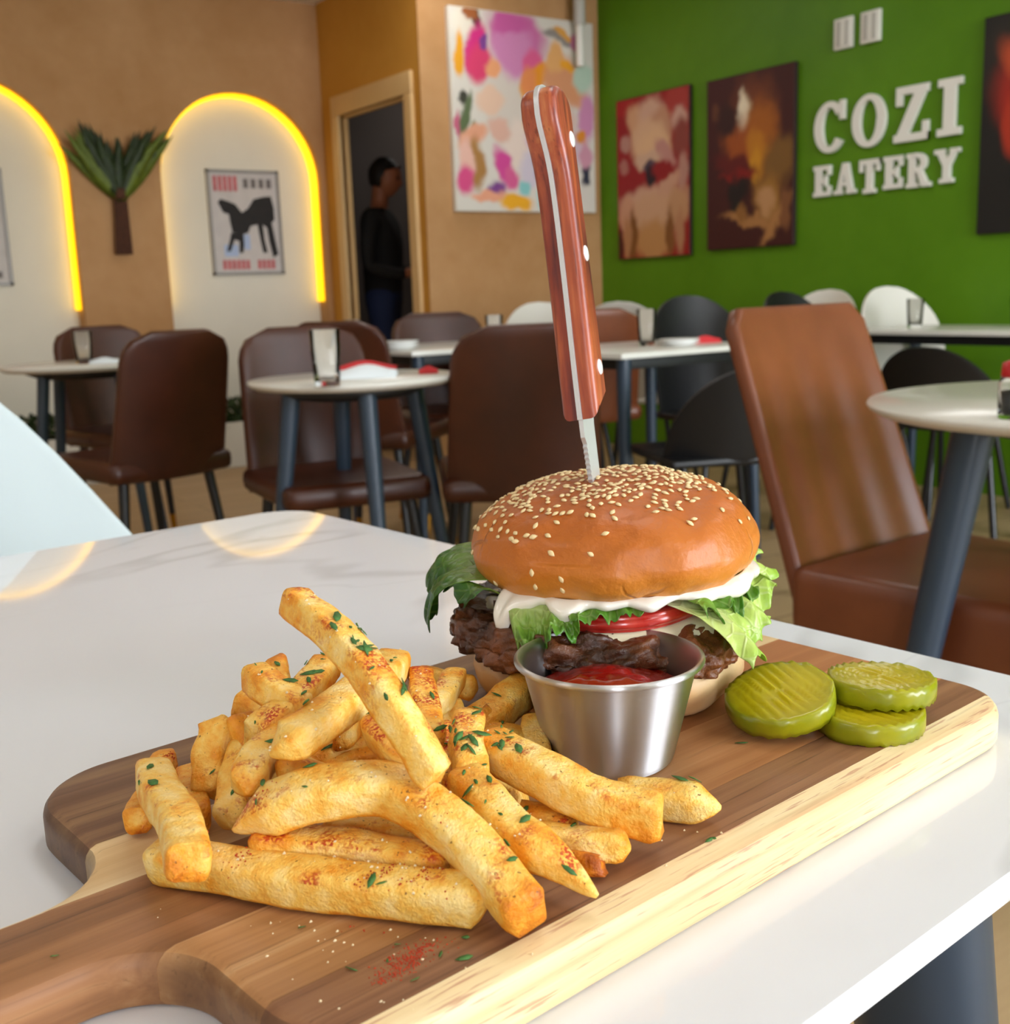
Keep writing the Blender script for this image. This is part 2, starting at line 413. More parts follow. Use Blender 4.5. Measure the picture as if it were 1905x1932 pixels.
M_p1 = blobs('red painting of a pale figure', '8d0a06', [
    (.12, .95, .2, .05, 0, '9c120c'), (.85, .93, .15, .12, 0, 'a03028'), (.30, .84, .16, .10, .4, 'c99a72'), (.50, .88, .18, .11, 0, 'c8a086'), (.62, .80, .16, .11, 0, 'b98868'), (.45, .72, .24, .13, 0, 'd2aa84'), (.52, .66, .24, .11, 0, 'd8b084'),
    (.68, .62, .16, .07, .5, 'b98478'), (.88, .82, .10, .07, 0, 'c49a88'), (.90, .70, .10, .12, 0, '84382c'), (.12, .72, .08, .05, 0, 'b08070'), (.10, .58, .07, .05, 0, 'a86a5c'), (.45, .60, .18, .06, 0, 'c8a588'), (.47, .555, .10, .04, 0, '4a3a46'),
    (.48, .50, .08, .055, 0, '140a10'), (.92, .50, .07, .10, .2, 'b08070'), (.66, .53, .16, .05, 0, '8a0a06'), (.52, .35, .45, .09, 0, 'c79b80'), (.70, .42, .18, .05, -.4, 'c39478'), (.50, .27, .40, .13, 0, 'c69a76'), (.14, .27, .12, .12, 0, 'c59070'), (.86, .30, .14, .12, 0, 'b98a62'),
    (.5, .10, .26, .12, 0, 'b8854f'), (.22, .14, .06, .16, 0, '7a4a18'), (.14, .12, .06, .14, 0, 'ae7a50'), (.74, .14, .06, .14, 0, '7c4c1c'), (.88, .14, .07, .14, 0, 'ae7a56'), (.03, .08, .05, .12, 0, '4a1408')], dist=0.10, nscale=9, soft=0.35)
M_p2 = blobs('dark painting of a gilded form', '3a0503', [
    (.55, .75, .26, .22, 0, '6a3010'), (.45, .74, .07, .14, 0, 'd8c09a'), (.42, .78, .05, .12, .1, 'eadcc0'), (.62, .66, .20, .16, 0, 'a25a10'), (.42, .60, .22, .12, .2, '9a4a10'), (.60, .55, .14, .10, .5, 'b87412'), (.58, .46, .07, .10, 0, 'c98a18'),
    (.35, .48, .25, .06, .2, '5a0402'), (.38, .42, .2, .035, 0, '7a0402'), (.34, .30, .06, .13, 0, '0c0504'), (.42, .34, .09, .06, 0, '120606'), (.85, .48, .16, .13, 0, '7a5420'), (.72, .28, .14, .14, .2, '9a6a28'), (.70, .26, .09, .08, 0, 'b8885a'), (.5, .16, .3, .035, .1, 'a4713e'), (.42, .2, .06, .05, 0, '8a5c28'),
    (.8, .14, .2, .05, -.7, 'a87440'), (.92, .2, .05, .12, 0, '7c4c28'), (.10, .80, .05, .05, 0, '5c3018'), (.25, .75, .12, .1, 0, '2c0402')], dist=0.15, nscale=8, soft=0.45)
M_p3 = blobs('black painting with a red head', '0b0908', [
    (.35, .80, .45, .2, 0, '1c1611'), (.55, .55, .46, .24, .3, '9c1c08'), (.50, .66, .40, .12, .5, 'c04a20'), (.60, .45, .30, .14, 0, 'b01206'), (.30, .50, .14, .16, .2, 'ac2c10'), (.75, .32, .2, .1, 0, '8c1004'), (.65, .74, .2, .06, .4, 'd27a50'), (.55, .56, .08, .05, 0, '2a0805')], dist=0.05, nscale=7)
picture('figure_painting', 'red painting of a pale figure with a leafy head, nearest the wall corner', 0.605, 0.895, 0.025, M_p1, M_canvas_dark, (X2-0.001, 4.981, 1.560), -PI/2)
picture('gilded_painting', 'maroon painting of a golden form, left of the white wall lettering', 0.60, 0.868, 0.025, M_p2, M_canvas_dark, (X2-0.001, 4.248, 1.563), -PI/2)
picture('red_head_painting', 'black painting with a red form at the right picture edge', 0.60, 0.870, 0.025, M_p3, M_canvas_dark, (X2-0.001, 2.642, 1.553), -PI/2)

# posters in the niches: pale sheet, thin grey frame, a dark animal, worn red print
M_pframe = simple('grey metal poster frame', '8d8983', 0.4)
M_paper = simple('off white poster paper', 'c9c2bd', 0.8, var=0.06, scale=14)
M_ink = simple('near black poster ink', '15100d', 0.7, var=0.3, scale=20)
M_red_ink = simple('faded red poster ink', 'bf5a5e', 0.7, var=0.2, scale=30)
M_grey_ink = simple('grey poster ink', '6f6864', 0.7)
M_blue_ink = simple('pale blue poster ink', 'a9b9d6', 0.7)
def flat(name, polys, y, mat, parent):
    vs, fs = [], []
    for pl in polys:
        k = len(vs); n = len(pl)
        vs += [(x, y-0.0006, z) for x, z in pl] + [(x, y, z) for x, z in pl]
        fs += [tuple(range(k, k+n))] + [(k+(i+1) % n, k+i, k+n+i, k+n+(i+1) % n) for i in range(n)]
    return link(name, mesh(name, vs, fs, False), mat, parent)
def rect(x0, x1, z0, z1): return [(x0, z0), (x1, z0), (x1, z1), (x0, z1)]
def poster(loc, label, animal):
    o = empty('framed_poster', loc, 0, label, 'poster'); w, h = 0.462, 0.622
    bm = bmesh.new(); f = 0.016
    for q in ((-w/2, w/2, -h/2, -h/2+f), (-w/2, w/2, h/2-f, h/2), (-w/2, -w/2+f, -h/2, h/2), (w/2-f, w/2, -h/2, h/2)): box_bm(bm, q[0], q[1], -0.022, 0, q[2], q[3])
    link('frame', from_bm('frame', bm, False), M_pframe, o)
    box('sheet', -w/2+f, w/2-f, -0.010, -0.002, -h/2+f, h/2-f, M_paper, o)
    y = -0.0105
    if animal:
        flat('animal_print', [[(-.17, .12), (-.15, .14), (-.10, .125), (-.06, .11), (-.02, .06), (.02, .085), (.06, .14), (.12, .155), (.175, .16), (.19, .09), (.19, .02), (.17, .00), (.185, -.10), (.20, -.19), (.165, -.21), (.145, -.12), (.135, -.03), (.11, -.01), (.115, -.10), (.13, -.18), (.10, -.18), (.085, -.09), (.075, -.01), (.03, -.02), (.01, -.06), (-.03, -.07), (-.09, -.06), (-.10, .00), (-.105, .05), (-.14, .06)],
                              [(-.10, -.06), (-.02, -.07), (-.02, -.13), (-.03, -.18), (-.055, -.18), (-.05, -.11), (-.08, -.10), (-.11, -.17), (-.135, -.17), (-.11, -.1)]], y, M_ink, o)
        flat('blue_print', [rect(-.02, .02, -.16, -.07), rect(-.15, -.06, -.20, -.13)], y+0.0002, M_blue_ink, o)
        for bars in ([rect(-.19+.032*i, -.168+.032*i, .185, .275) for i in range(5)], [rect(-.165+.03*i, -.143+.03*i, -.278, -.222) for i in range(6)], [rect(.06+.03*i, .082+.03*i, -.278, -.222) for i in range(4)]):
            for b_ in bars: flat('red_print', [b_], y, M_red_ink, o)
        flat('grey_print', [rect(.0+.05*i, .032+.05*i, .205, .26) for i in range(4)], y, M_grey_ink, o)
    else:
        flat('red_print', [[(.10+.07*math.cos(a*PI/8), .03+.055*math.sin(a*PI/8)) for a in range(16)]], y, M_red_ink, o)
        flat('red_print', [[(.10+.07*math.cos(a*PI/8), -.12+.055*math.sin(a*PI/8)) for a in range(16)]], y, M_red_ink, o)
        flat('red_print', [rect(-.14, .0, -.18, .2)], y, M_red_ink, o)
        flat('grey_print', [rect(-.1, .18, -.27, -.235)], y, M_grey_ink, o)
    return o
poster((2.798, Y1+ND, 1.418), 'grey framed poster of a black animal with worn red print', True)
poster((1.190, Y1+ND, 1.388), 'framed poster with red discs at the left picture edge', False)

# ------------------------------------------------------------------ lettering on the green wall
M_letter = simple('white painted wood letters', 'e8e6de', 0.55)
def arc_poly(cx, cz, rx, rz, tx, tz, a0, a1, n=22):
    o_ = [(cx+rx*math.cos(a0+(a1-a0)*i/n), cz+rz*math.sin(a0+(a1-a0)*i/n)) for i in range(n+1)]
    i_ = [(cx+(rx-tx)*math.cos(a0+(a1-a0)*i/n), cz+(rz-tz)*math.sin(a0+(a1-a0)*i/n)) for i in range(n+1)]
    return [[o_[i], o_[i+1], i_[i+1], i_[i]] for i in range(n)]
def R_(x0, x1, z0, z1): return rect(x0, x1, z0, z1)
GLY = {  # unit height, width in units; strokes are slab serif
    'C': (0.80, arc_poly(.42, .5, .42, .5, .22, .12, .20*PI, 1.80*PI) + [R_(.68, .80, .62, .99)]),
    'O': (0.84, arc_poly(.42, .5, .42, .5, .21, .11, 0, 2*PI, 32)),
    'Z': (0.80, [R_(.04, .78, .86, 1), R_(.0, .80, 0, .14), [(.0, .0), (.26, .0), (.80, 1), (.54, 1)], R_(.04, .17, .66, 1), R_(.67, .80, 0, .34)]),
    'I': (0.52, [R_(.13, .39, 0, 1), R_(0, .52, 0, .13), R_(0, .52, .87, 1)]),
    'E': (0.74, [R_(.08, .34, 0, 1), R_(0, .72, 0, .14), R_(0, .72, .86, 1), R_(.08, .52, .43, .57), R_(.60, .74, 0, .32), R_(.60, .74, .68, 1), R_(.48, .58, .33, .67)]),
    'A': (0.92, [[(.10, 0), (.28, 0), (.52, 1), (.36, 1)], [(.60, 0), (.84, 0), (.60, 1), (.36, 1)], R_(.2, .7, .26, .38), R_(0, .36, 0, .13), R_(.54, .92, 0, .13)]),
    'T': (0.82, [R_(.28, .54, 0, 1), R_(0, .82, .86, 1), R_(0, .13, .64, 1), R_(.69, .82, .64, 1), R_(.16, .66, 0, .13)]),
    'R': (0.88, [R_(.08, .34, 0, 1), R_(0, .46, 0, .13), R_(0, .4, .87, 1)] + arc_poly(.40, .72, .36, .28, .22, .13, -.5*PI, .5*PI) + [R_(.3, .42, .44, .57), R_(.3, .42, .87, 1), [(.40, .50), (.58, .50), (.88, 0), (.60, 0)], R_(.62, .92, 0, .13)]),
    'Y': (0.90, [R_(.32, .58, 0, .5), R_(.2, .7, 0, .13), [(.32, .5), (.58, .5), (.30, 1), (.04, 1)], [(.32, .5), (.58, .5), (.86, 1), (.66, 1)], R_(0, .38, .87, 1), R_(.56, .90, .87, 1)]),
}
def lettering():
    o = empty('wall_lettering', (X2-0.001, 3.437, 1.57), -PI/2, 'white slab serif letters reading COZI above EATERY on the green wall', 'sign')
    for word, z0, h, tot, hs in (('COZI', -0.025, 0.235, 0.79, [1, 1, 1, 1]), ('EATERY', -0.222, 0.142, 0.79, [1, 1, 1.06, 1, 1.04, 1])):
        wsum = sum(GLY[c][0] for c in word); gap = 0.16*(1.3 if word == 'COZI' else 1)
        kx = tot/(wsum+gap*(len(word)-1)); x = -tot/2
        for c, hh in zip(word, hs):
            vs, fs = [], []
            for ip, pl in enumerate(GLY[c][1]):
                k = len(vs); n = len(pl); fr = -0.018-0.00012*ip
                zz = z0+(h-h*hh)
                vs += [(x+px*kx, fr, zz+pz*h*hh) for px, pz in pl] + [(x+px*kx, 0, zz+pz*h*hh) for px, pz in pl]
                fs += [tuple(range(k, k+n))] + [(k+(i+1) % n, k+i, k+n+i, k+n+(i+1) % n) for i in range(n)]
            bm = bmesh.new(); me = mesh('letter', vs, fs, False); bm.from_mesh(me); bpy.data.meshes.remove(me)
            link('letter', from_bm('letter', bm, False), M_letter, o)
            x += (GLY[c][0]+gap)*kx
lettering()
M_fix = simple('white plastic', 'e4e2da', 0.4)
M_fixg = simple('pale grey plastic', 'b9b6ae', 0.5)
for k, (yy, lab) in enumerate(((3.672, 'left of the two small white louvred fittings high on the green wall'), (3.521, 'right of the two small white louvred fittings high on the green wall'))):
    o = empty('wall_fitting', (X2-0.001, yy, 2.07), -PI/2, lab, 'wall fitting', 'white fittings above the lettering')
    box('housing', -.052, .052, -.02, 0, -.068, .068, M_fix, o, .004)
    for q in range(3): box('louvre', -.034+.024*q, -.014+.024*q, -.024, -.019, -.055, .055, M_fixg if q != 1 else M_fix, o, .002)
o = empty('wall_pipe', (4.312, 5.37, 2.2), 0, 'white wall pipe with a grey coupling above the abstract painting', 'pipe')
link('pipe', lathe_me('pipe', [(.022, 0.0), (.024, .005), (.024, .5)], 20), M_fix, o)
link('coupling', lathe_me('coupling', [(.03, .22), (.034, .225), (.034, .42), (.03, .425)], 20), M_fixg, o)

# ------------------------------------------------------------------ palm fan on the tan wall
M_frond = simple('dark green palm blade', '22320d', 0.6, var=0.4, scale=20)
M_frond_tip = simple('yellow green palm blade', '5d6d1c', 0.6, var=0.3, scale=20)
M_bark = simple('dark brown bound stems', '4a2712', 0.8, var=0.3, scale=40)
def palm():
    o = empty('palm_fan', (2.0, Y1-0.005, 1.23), 0, 'dark green palm frond bundle on brown stems hung between two niches', 'wall decoration')
    for k in range(5):
        x = -.03+.015*k
        link('stem', tube_me('stem', [(x*1.3-.005, -.03, .0), (x, -.035, .2), (x*.9, -.04, .42)], [.011, .011, .009], 8), M_bark, o)
    link('binding', lathe_me('binding', [(.042, .30), (.046, .31), (.046, .35), (.042, .36)], 16), M_bark, o, (0, -.036, 0))
    for k in range(44):
        side = -1 if k % 2 else 1
        a = (0.12+0.62*((k//2)/21.0))*side*random.uniform(.92, 1.08)
        L = (.34+.12*random.random())*(1.06 if abs(a) > .45 else (.82 if abs(a) < .25 else .93))
        if k < 3: a *= .4; L = .33
        vs, fs = [], []
        d = Vector((math.sin(a), 0, math.cos(a))); nrm = Vector((math.cos(a), 0, -math.sin(a)))
        yb = -.02-.05*random.random(); cv = random.uniform(-.03, .05)
        for i in range(7):
            t = i/6; w = .046*math.sin(PI*min(1, t*.9+.1))**.7*(1-t*.55)
            p = Vector((0, yb-.05*t*t*random.uniform(.6, 1.2), .30))+d*(L*t)+nrm*(cv*t*t)*side
            vs += [p-nrm*w, p+Vector((0, -.008, 0)), p+nrm*w]
        for i in range(6):
            fs += [(i*3, i*3+1, i*3+4, i*3+3), (i*3+1, i*3+2, i*3+5, i*3+4)]
        lo = link('leaf', mesh('leaf', vs, fs), M_frond_tip if abs(a) > .52 and k % 3 else M_frond, o); solid(lo, .0015)
palm()

# ------------------------------------------------------------------ planter along the back wall
M_planter = simple('white planter boards', 'd8d2c6', 0.6)
M_soil = simple('dark soil', '241a12', 0.9)
M_shrub = simple('dark green shrub leaf', '24380f', 0.6, var=0.4, scale=15)
pl = empty('wall_planter', (0.9, Y1-0.19, 0), 0, 'low white planter box running along the foot of the arched wall', 'planter')
box('front_board', -2.4, 2.38, -.17, -.15, 0, .26, M_planter, pl, .003); box('back_board', -2.4, 2.38, .14, .16, 0, .26, M_planter, pl, .003)
for xx in (-2.4, 2.36): box('end_board', xx, xx+.02, -.15, .14, 0, .26, M_planter, pl, .003)
box('soil', -2.38, 2.36, -.15, .14, .02, .235, M_soil, pl)
def hedge():
    vs, fs = [], []
    for k in range(5200):
        p = Vector((random.uniform(-2.36, 2.34), random.uniform(-.15, .13), .235+random.random()**1.4*.13))
        d = Vector((random.uniform(-1, 1), random.uniform(-1, 1), random.uniform(-.2, 1))).normalized(); s = d.cross(Vector((random.random(), random.random(), .3))).normalized()
        L = random.uniform(.03, .055); n = len(vs)
        vs += [p, p+d*L*.5+s*L*.3, p+d*L, p+d*L*.5-s*L*.3]; fs.append((n, n+1, n+2, n+3))
    return mesh('foliage', vs, fs)
ho = link('foliage', hedge(), M_shrub, pl); ho['kind'] = 'stuff'

# ------------------------------------------------------------------ dining furniture
def leather(name, c1, c2, rough=0.38):
    t = NT(name); v = t.coord(rnd=True)
    n = t.noise(v, 5, 5, 0.6); col = t.ramp(n, [(0.3, lin(c1)), (0.7, lin(c2))])
    t.bump(t.noise(v, 220, 2), 0.15, 0.0006)
    t.set(color=col, rough=rough); return t.m
M_leather = leather('dark brown leather', '361505', '4b200b')
M_leather_tan = leather('chestnut brown leather', '66331a', '7a4224', 0.36)
M_leg = simple('black lacquered steel', '121214', 0.35)
M_brass = simple('brushed brass', 'b8862b', 0.3, metal=1.0)
M_blue_leg = simple('slate blue painted steel', '2b3a4a', 0.38)
M_white_shell = simple('white moulded plastic', 'dedad0', 0.4)
M_black_shell = simple('black moulded plastic', '0c0c0e', 0.45)
M_stone = simple('pale sintered stone table top', 'dedcd4', 0.22, var=0.03, scale=4)
M_under = simple('black steel table frame', '0e0f12', 0.5)

def back_shell(name, w, z0, z1, lean, wrap, corner, mat, parent, th=0.032, taper=0.9, ybase=-0.20, flute=0.0):
    """curved chair back, outer face towards local -Y"""
    nu, nv = (33 if flute else 15), 17; H = z1-z0; vs = []
    for i in range(nv):
        t = i/(nv-1); s = 1-(1-t)**1.6 if corner > .15 else t   # denser rows near the top
        z = s*H
        half = w/2*(1-(1-taper)*s)
        d = H-z
        if d < corner: half -= corner*(1-math.sqrt(max(0, 1-((corner-d)/corner)**2)))*0.98
        for j in range(nu):
            u = -1+2*j/(nu-1)
            y = ybase-lean*s+wrap*(u*half/(w/2))**2*(1-.35*s)+flute*math.cos(u*PI*4)*math.sin(PI*min(1, s*1.15))
            vs.append((u*half, y, z0+z))
    o = link(name, mesh(name, vs, grid_faces(nv, nu)), mat, parent)
    solid(o, th, 0.0); b = o.modifiers.new('round', 'BEVEL'); b.width = th*.35; b.segments = 2; b.limit_method = 'ANGLE'; b.angle_limit = 0.9
    return o
def seat_cushion(name, w, d, z0, z1, mat, parent, y0=-0.21):
    bm = bmesh.new(); box_bm(bm, -w/2, w/2, y0, y0+d, z0, z1, min(.03, (z1-z0)*.45), 3)
    me = from_bm(name, bm)
    for v in me.vertices:
        t = (v.co.y-y0)/d
        v.co.x *= 1-0.10*max(0, t-.6)/.4
        if v.co.z > (z0+z1)/2: v.co.z += .012*math.cos(PI*v.co.x/w)*math.cos(PI*(t-.5))
    return link(name, me, mat, parent)
def chair_legs(parent, x, y0, y1, z, mat, ferrule, r0=.017, r1=.010, splay=.05):
    for sx in (-1, 1):
        for yy, sy in ((y0, -1), (y1, 1)):
            a = Vector((sx*x, yy, z)); b = Vector((sx*(x+splay), yy+sy*splay*.8, 0.0)); m = a.lerp(b, .8)
            lg = link('leg', tube_me('leg', [a, m], [r0, r1*1.25], 10), mat, parent)
            if ferrule: link('ferrule', tube_me('ferrule', [m, b], [r1*1.3, r1], 10), ferrule, lg)
            else: link('foot', tube_me('foot', [m, b], [r1*1.25, r1], 10), mat, lg)
def leather_chair(label, loc, rz, mat=None, H=0.87, w=0.42, lean=0.10, z0=0.42, wrap=0.05, corner=0.09, flute=0.0, thick=.065, group='brown leather dining chairs'):
    mat = mat or M_leather
    o = empty('dining_chair', loc, rz, label, 'chair', group)
    back_shell('backrest', w, z0, H, lean, wrap, corner, mat, o, flute=flute)
    seat_cushion('seat', w+.03, .46, z0, z0+thick, mat, o)
    chair_legs(o, w/2-.05, -.15, .18, z0+.01, M_leg, M_brass)
    return o
def shell_chair(label, loc, rz, mat, H=0.83, group='moulded shell chairs by the green wall'):
    o = empty('shell_chair', loc, rz, label, 'chair', group)
    back_shell('backrest', .44, .43, H, .11, .09, .20, mat, o, th=.012, taper=.95)
    seat_cushion('seat', .45, .43, .43, .455, mat, o)
    chair_legs(o, .15, -.12, .14, .435, M_leg, None, .012, .010, .07)
    return o
# pos = place of the middle of the backrest top; the chair stands in front of it
def at_back(x, y, rz, lean=0.10):
    d = Vector((-math.sin(rz), math.cos(rz)))
    return (x+d.x*(.20+lean*.9), y+d.y*(.20+lean*.9), 0)
R = math.radians
leather_chair('dark brown leather chair seen from behind, left of the round table, legs and back whole', at_back(1.155, 3.37, R(14)), R(14), w=.40)
leather_chair('dark brown leather chair behind the leftmost small round table, half hidden by it', at_back(1.28, 4.72, R(190)), R(190), w=.42)
leather_chair('brown leather chair behind the left end of the middle round table', at_back(1.415, 3.10, R(170)), R(170), w=.40)
leather_chair('brown leather chair behind the glass on the middle round table, seen from behind', at_back(1.74, 3.55, R(-55)), R(-55), w=.42)
leather_chair('brown leather chair between the doorway and the knife, behind the middle round table', at_back(2.60, 4.28, R(165)), R(165), w=.44)
leather_chair('brown leather chair seen from behind, close behind the burger on the left', at_back(1.635, 2.27, R(-28)), R(-28), w=.40)
leather_chair('brown leather chair showing only a rounded edge right of the knife handle', at_back(2.84, 3.46, R(-20)), R(-20), M_leather_tan, w=.40)
leather_chair('large chestnut leather chair with tall leaning back beside the right round table', (1.845, 1.20, 0), R(183), M_leather_tan, H=.900, w=.46, lean=.21, z0=.30, wrap=.025, corner=.03, flute=.0035, thick=.13)
shell_chair('black rounded shell chair behind the square table, right of the knife', at_back(3.33, 3.48, R(165), .11), R(165), M_black_shell, H=.908)
shell_chair('black rounded shell chair showing its top just left above the chestnut chair', at_back(3.51, 3.13, R(185), .11), R(185), M_black_shell, H=.912)
shell_chair('white shell chair showing its low rounded top above the chestnut chair', at_back(4.27, 3.53, R(95), .11), R(95), M_white_shell, H=.908)
shell_chair('white shell chair at the right table with glasses, right of the chestnut chair', at_back(4.18, 3.14, R(170), .11), R(170), M_white_shell, H=.915)
shell_chair('white shell chair at the wall corner left of the knife handle', at_back(3.376, 4.57, R(160), .11), R(160), M_white_shell, H=.893)
shell_chair('white shell chair close right of the knife handle against the green wall', at_back(3.30, 3.88, R(-60), .11), R(-60), M_white_shell, H=.89)
shell_chair('black shell chair pushed under the square table right of the knife', (2.50, 2.50, 0), R(-20), M_black_shell, H=.72)
shell_chair('black shell chair pushed under the far right table', (3.62, 2.40, 0), R(-80), M_black_shell, H=.72)

def table_legs(o, r, zt, mat, n=4, r0=.022, r1=.013, a0=PI/4, splay=.10, inset=.6):
    for k in range(n):
        a = a0+2*PI*k/n; d = Vector((math.cos(a), math.sin(a), 0))
        link('leg', tube_me('leg', [d*(r*inset)+Vector((0, 0, zt-.015)), d*(r*inset+splay)], [r0, r1], 14), mat, o)
def round_table(label, loc, r, z=0.75, legmat=None, a0=PI/4, group='round restaurant tables', **kw):
    o = empty('round_table', loc, 0, label, 'table', group)
    link('table_top', lathe_me('table_top', [(r-.02, z-.02), (r-.004, z-.011), (r, z-.005), (r-.003, z)], 72), M_stone, o)
    link('under_frame', lathe_me('under_frame', [(r*.55, z-.05), (r*.78, z-.021)], 40), M_under, o)
    table_legs(o, r, z-.02, legmat or M_blue_leg, a0=a0, **kw); return o
def square_table(label, loc, rz, w, d, z=0.75, group='square restaurant tables'):
    o = empty('square_table', loc, rz, label, 'table', group)
    box('table_top', -w/2, w/2, -d/2, d/2, z-.018, z, M_stone, o, .004)
    box('under_frame', -w/2+.05, w/2-.05, -d/2+.05, d/2-.05, z-.055, z-.018, M_under, o, .004)
    for sx in (-1, 1):
        for sy in (-1, 1):
            link('leg', tube_me('leg', [(sx*(w/2-.05), sy*(d/2-.05), z-.02), (sx*(w/2-.03), sy*(d/2-.03), 0)], [.024, .016], 12), M_blue_leg, o)
    return o
round_table('small round white table at the far left, behind the leather chair', (1.11, 4.25, 0), .30, a0=R(20))
round_table('middle round white table set with a glass and white napkins', (1.335, 2.615, 0), .265, a0=R(254.6), r0=.024)
round_table('round white table at the right edge with thick slate legs', (1.83, .905, 0), .405, a0=R(145), r0=.034, r1=.022, inset=.62, splay=.13)
square_table('square white table right of the knife, in front of the black chair', (2.62, 2.98, 0), 0, .66, .60)
square_table('white table at the far right along the green wall with two glasses', (4.02, 2.62, 0), 0, .5, .9)
square_table('white table under the doorway, half hidden behind brown chairs', (2.36, 3.86, 0), 0, .6, .6)

# things set on the far tables
def glass_mat():
    t = NT('clear drinking glass'); t.set(color=(1, 1, 1, 1), rough=0.0, trans=1.0, ior=1.22); return t.m
M_glass = glass_mat()
def tumbler(label, loc, h=.115, r=.034):
    pr = [(r*.8, 0), (r*.82, .002), (r, h-.001), (r-.001, h), (r-.002, h-.001), (r*.8-.002, .012), (.0005, .011)]
    me = lathe_me('drinking_glass', pr, 32, True, True)
    return tag(link('drinking_glass', me, M_glass, None, loc), label, 'glass', 'tumblers on the far tables')
tumbler('tall clear glass on the middle round table', (1.160, 2.40, .75), .13, .036)
tumbler('clear glass on the leftmost small round table', (1.085, 4.19, .75))
tumbler('clear glass on the table under the doorway, left one', (2.02, 3.93, .75))
tumbler('clear glass right of the white chair seat, above the middle round table', (2.46, 3.62, .75))
tumbler('clear glass on the square table right of the knife', (2.66, 2.98, .75), .125)
tumbler('clear glass nearer the chestnut chair on the far right table', (4.00, 2.87, .75))
tumbler('clear glass on the far right table beside the white plates', (4.13, 2.50, .75))
M_china = simple('white china', 'e8e8e4', 0.25)
M_napkin = simple('white paper napkin', 'dfe6ea', 0.8)
M_red = simple('red paper napkin', 'c4252c', 0.7)
M_redcap = simple('red plastic', 'b5161d', 0.35)
def plates(label, loc, n=3, r=.075):
    o = empty('plate_stack', loc, 0, label, 'plates')
    for k in range(n):
        z = .009*k
        link('plate', lathe_me('plate', [(r*.55, z), (r*.6, z+.002), (r, z+.012), (r-.003, z+.014), (r*.55, z+.005)], 32), M_china, o)
    return o
def napkin(label, loc, rz, mat, sx=.13, sy=.06, h=.03):
    vs = []; nu, nv = 9, 7
    for i in range(nu):
        for j in range(nv):
            u = -1+2*i/(nu-1); v = -1+2*j/(nv-1)
            vs.append((u*sx/2, v*sy/2*(1-.15*u), h*(1-abs(v)**2.2)*(.75+.25*math.cos(3*u))+.002))
    fs = grid_faces(nu, nv); n = len(vs)
    rim = [i*nv for i in range(nu)]+[(nu-1)*nv+j for j in range(1, nv)]+[i*nv+nv-1 for i in range(nu-2, -1, -1)]+[j for j in range(nv-2, 0, -1)]
    vs += [(vs[i][0], vs[i][1], 0) for i in rim]; m = len(rim)
    fs += [(rim[k], n+k, n+(k+1) % m, rim[(k+1) % m]) for k in range(m)] + [tuple(n+k for k in range(m))]
    bm = bmesh.new(); me = mesh('n', vs, fs); bm.from_mesh(me); bpy.data.meshes.remove(me)
    o = link('folded_napkin', from_bm('folded_napkin', bm), mat, None, loc); o.rotation_euler = (0, 0, rz)
    return tag(o, label, 'napkin')
napkin('white folded napkin on the middle round table beside the tall glass', (1.345, 2.555, .75), R(-35), M_napkin, .15, .09, .032)
napkin('red folded napkin behind the white napkin on the middle round table', (1.41, 2.69, .75), R(-30), M_red, .17, .04, .034)
napkin('red folded napkin near the right rim of the middle round table', (1.51, 2.53, .75), R(-30), M_red, .05, .03, .018)
plates('white plates on the table under the doorway', (2.14, 3.78, .75), 3, .07)
plates('white plates in front of the glass on the square table right of the knife', (2.70, 2.86, .75), 2, .07)
napkin('red folded napkin on the square table right of the knife', (2.86, 2.90, .75), R(-20), M_red, .11, .04, .024)
plates('white plates at the right end of the far right table', (4.08, 2.36, .75), 4, .08)
napkin('pale napkin on the leftmost small round table', (1.14, 4.14, .75), R(-20), M_napkin, .10, .05, .02)
o = empty('condiment_shaker', (1.492, .905, .75), 0, 'clear condiment shaker with a red cap on the right round table', 'shaker')
link('jar', lathe_me('jar', [(.019, 0), (.021, .003), (.021, .05), (.017, .06), (.016, .06), (.0185, .05), (.0185, .006), (.001, .005)], 28), M_glass, o)
link('salt', lathe_me('salt', [(.0182, .0065), (.0182, .038), (.001, .041)], 24), M_china, o)
link('cap', lathe_me('cap', [(.018, .058), (.0185, .062), (.017, .078), (.008, .082)], 28), M_redcap, o)

# white padded chair at the left, behind the marble table
M_pad = simple('white padded leather', 'bac6c9', 0.5, bump=.3, bscale=18, bdist=.004)
def tub_chair(loc, rz):
    o = empty('padded_chair', loc, rz, 'white padded chair at the left edge behind the marble table', 'chair')
    nu, nv = 25, 21; vs = []
    for i in range(nv):
        t = i/(nv-1)
        for j in range(nu):
            u = -1+2*j/(nu-1)
            half = .42*(1-.08*t); top = .968-.34*abs(u)**2.1
            z = .40+(top-.40)*t
            y = -.20-.10*t+.13*u*u
            vs.append((u*half, y+.006*math.sin(9*u)*math.sin(PI*t), z))
    b = link('backrest', mesh('backrest', vs, grid_faces(nv, nu)), M_pad, o); solid(b, .06, 0); bv = b.modifiers.new('round', 'BEVEL'); bv.width = .024; bv.segments = 3; bv.limit_method = 'ANGLE'; bv.angle_limit = .9
    seat_cushion('seat', .56, .52, .38, .48, M_pad, o, -.2)
    chair_legs(o, .2, -.12, .22, .39, M_leg, None)
    return o
TUB = tub_chair((.022, 1.15, 0), R(180))

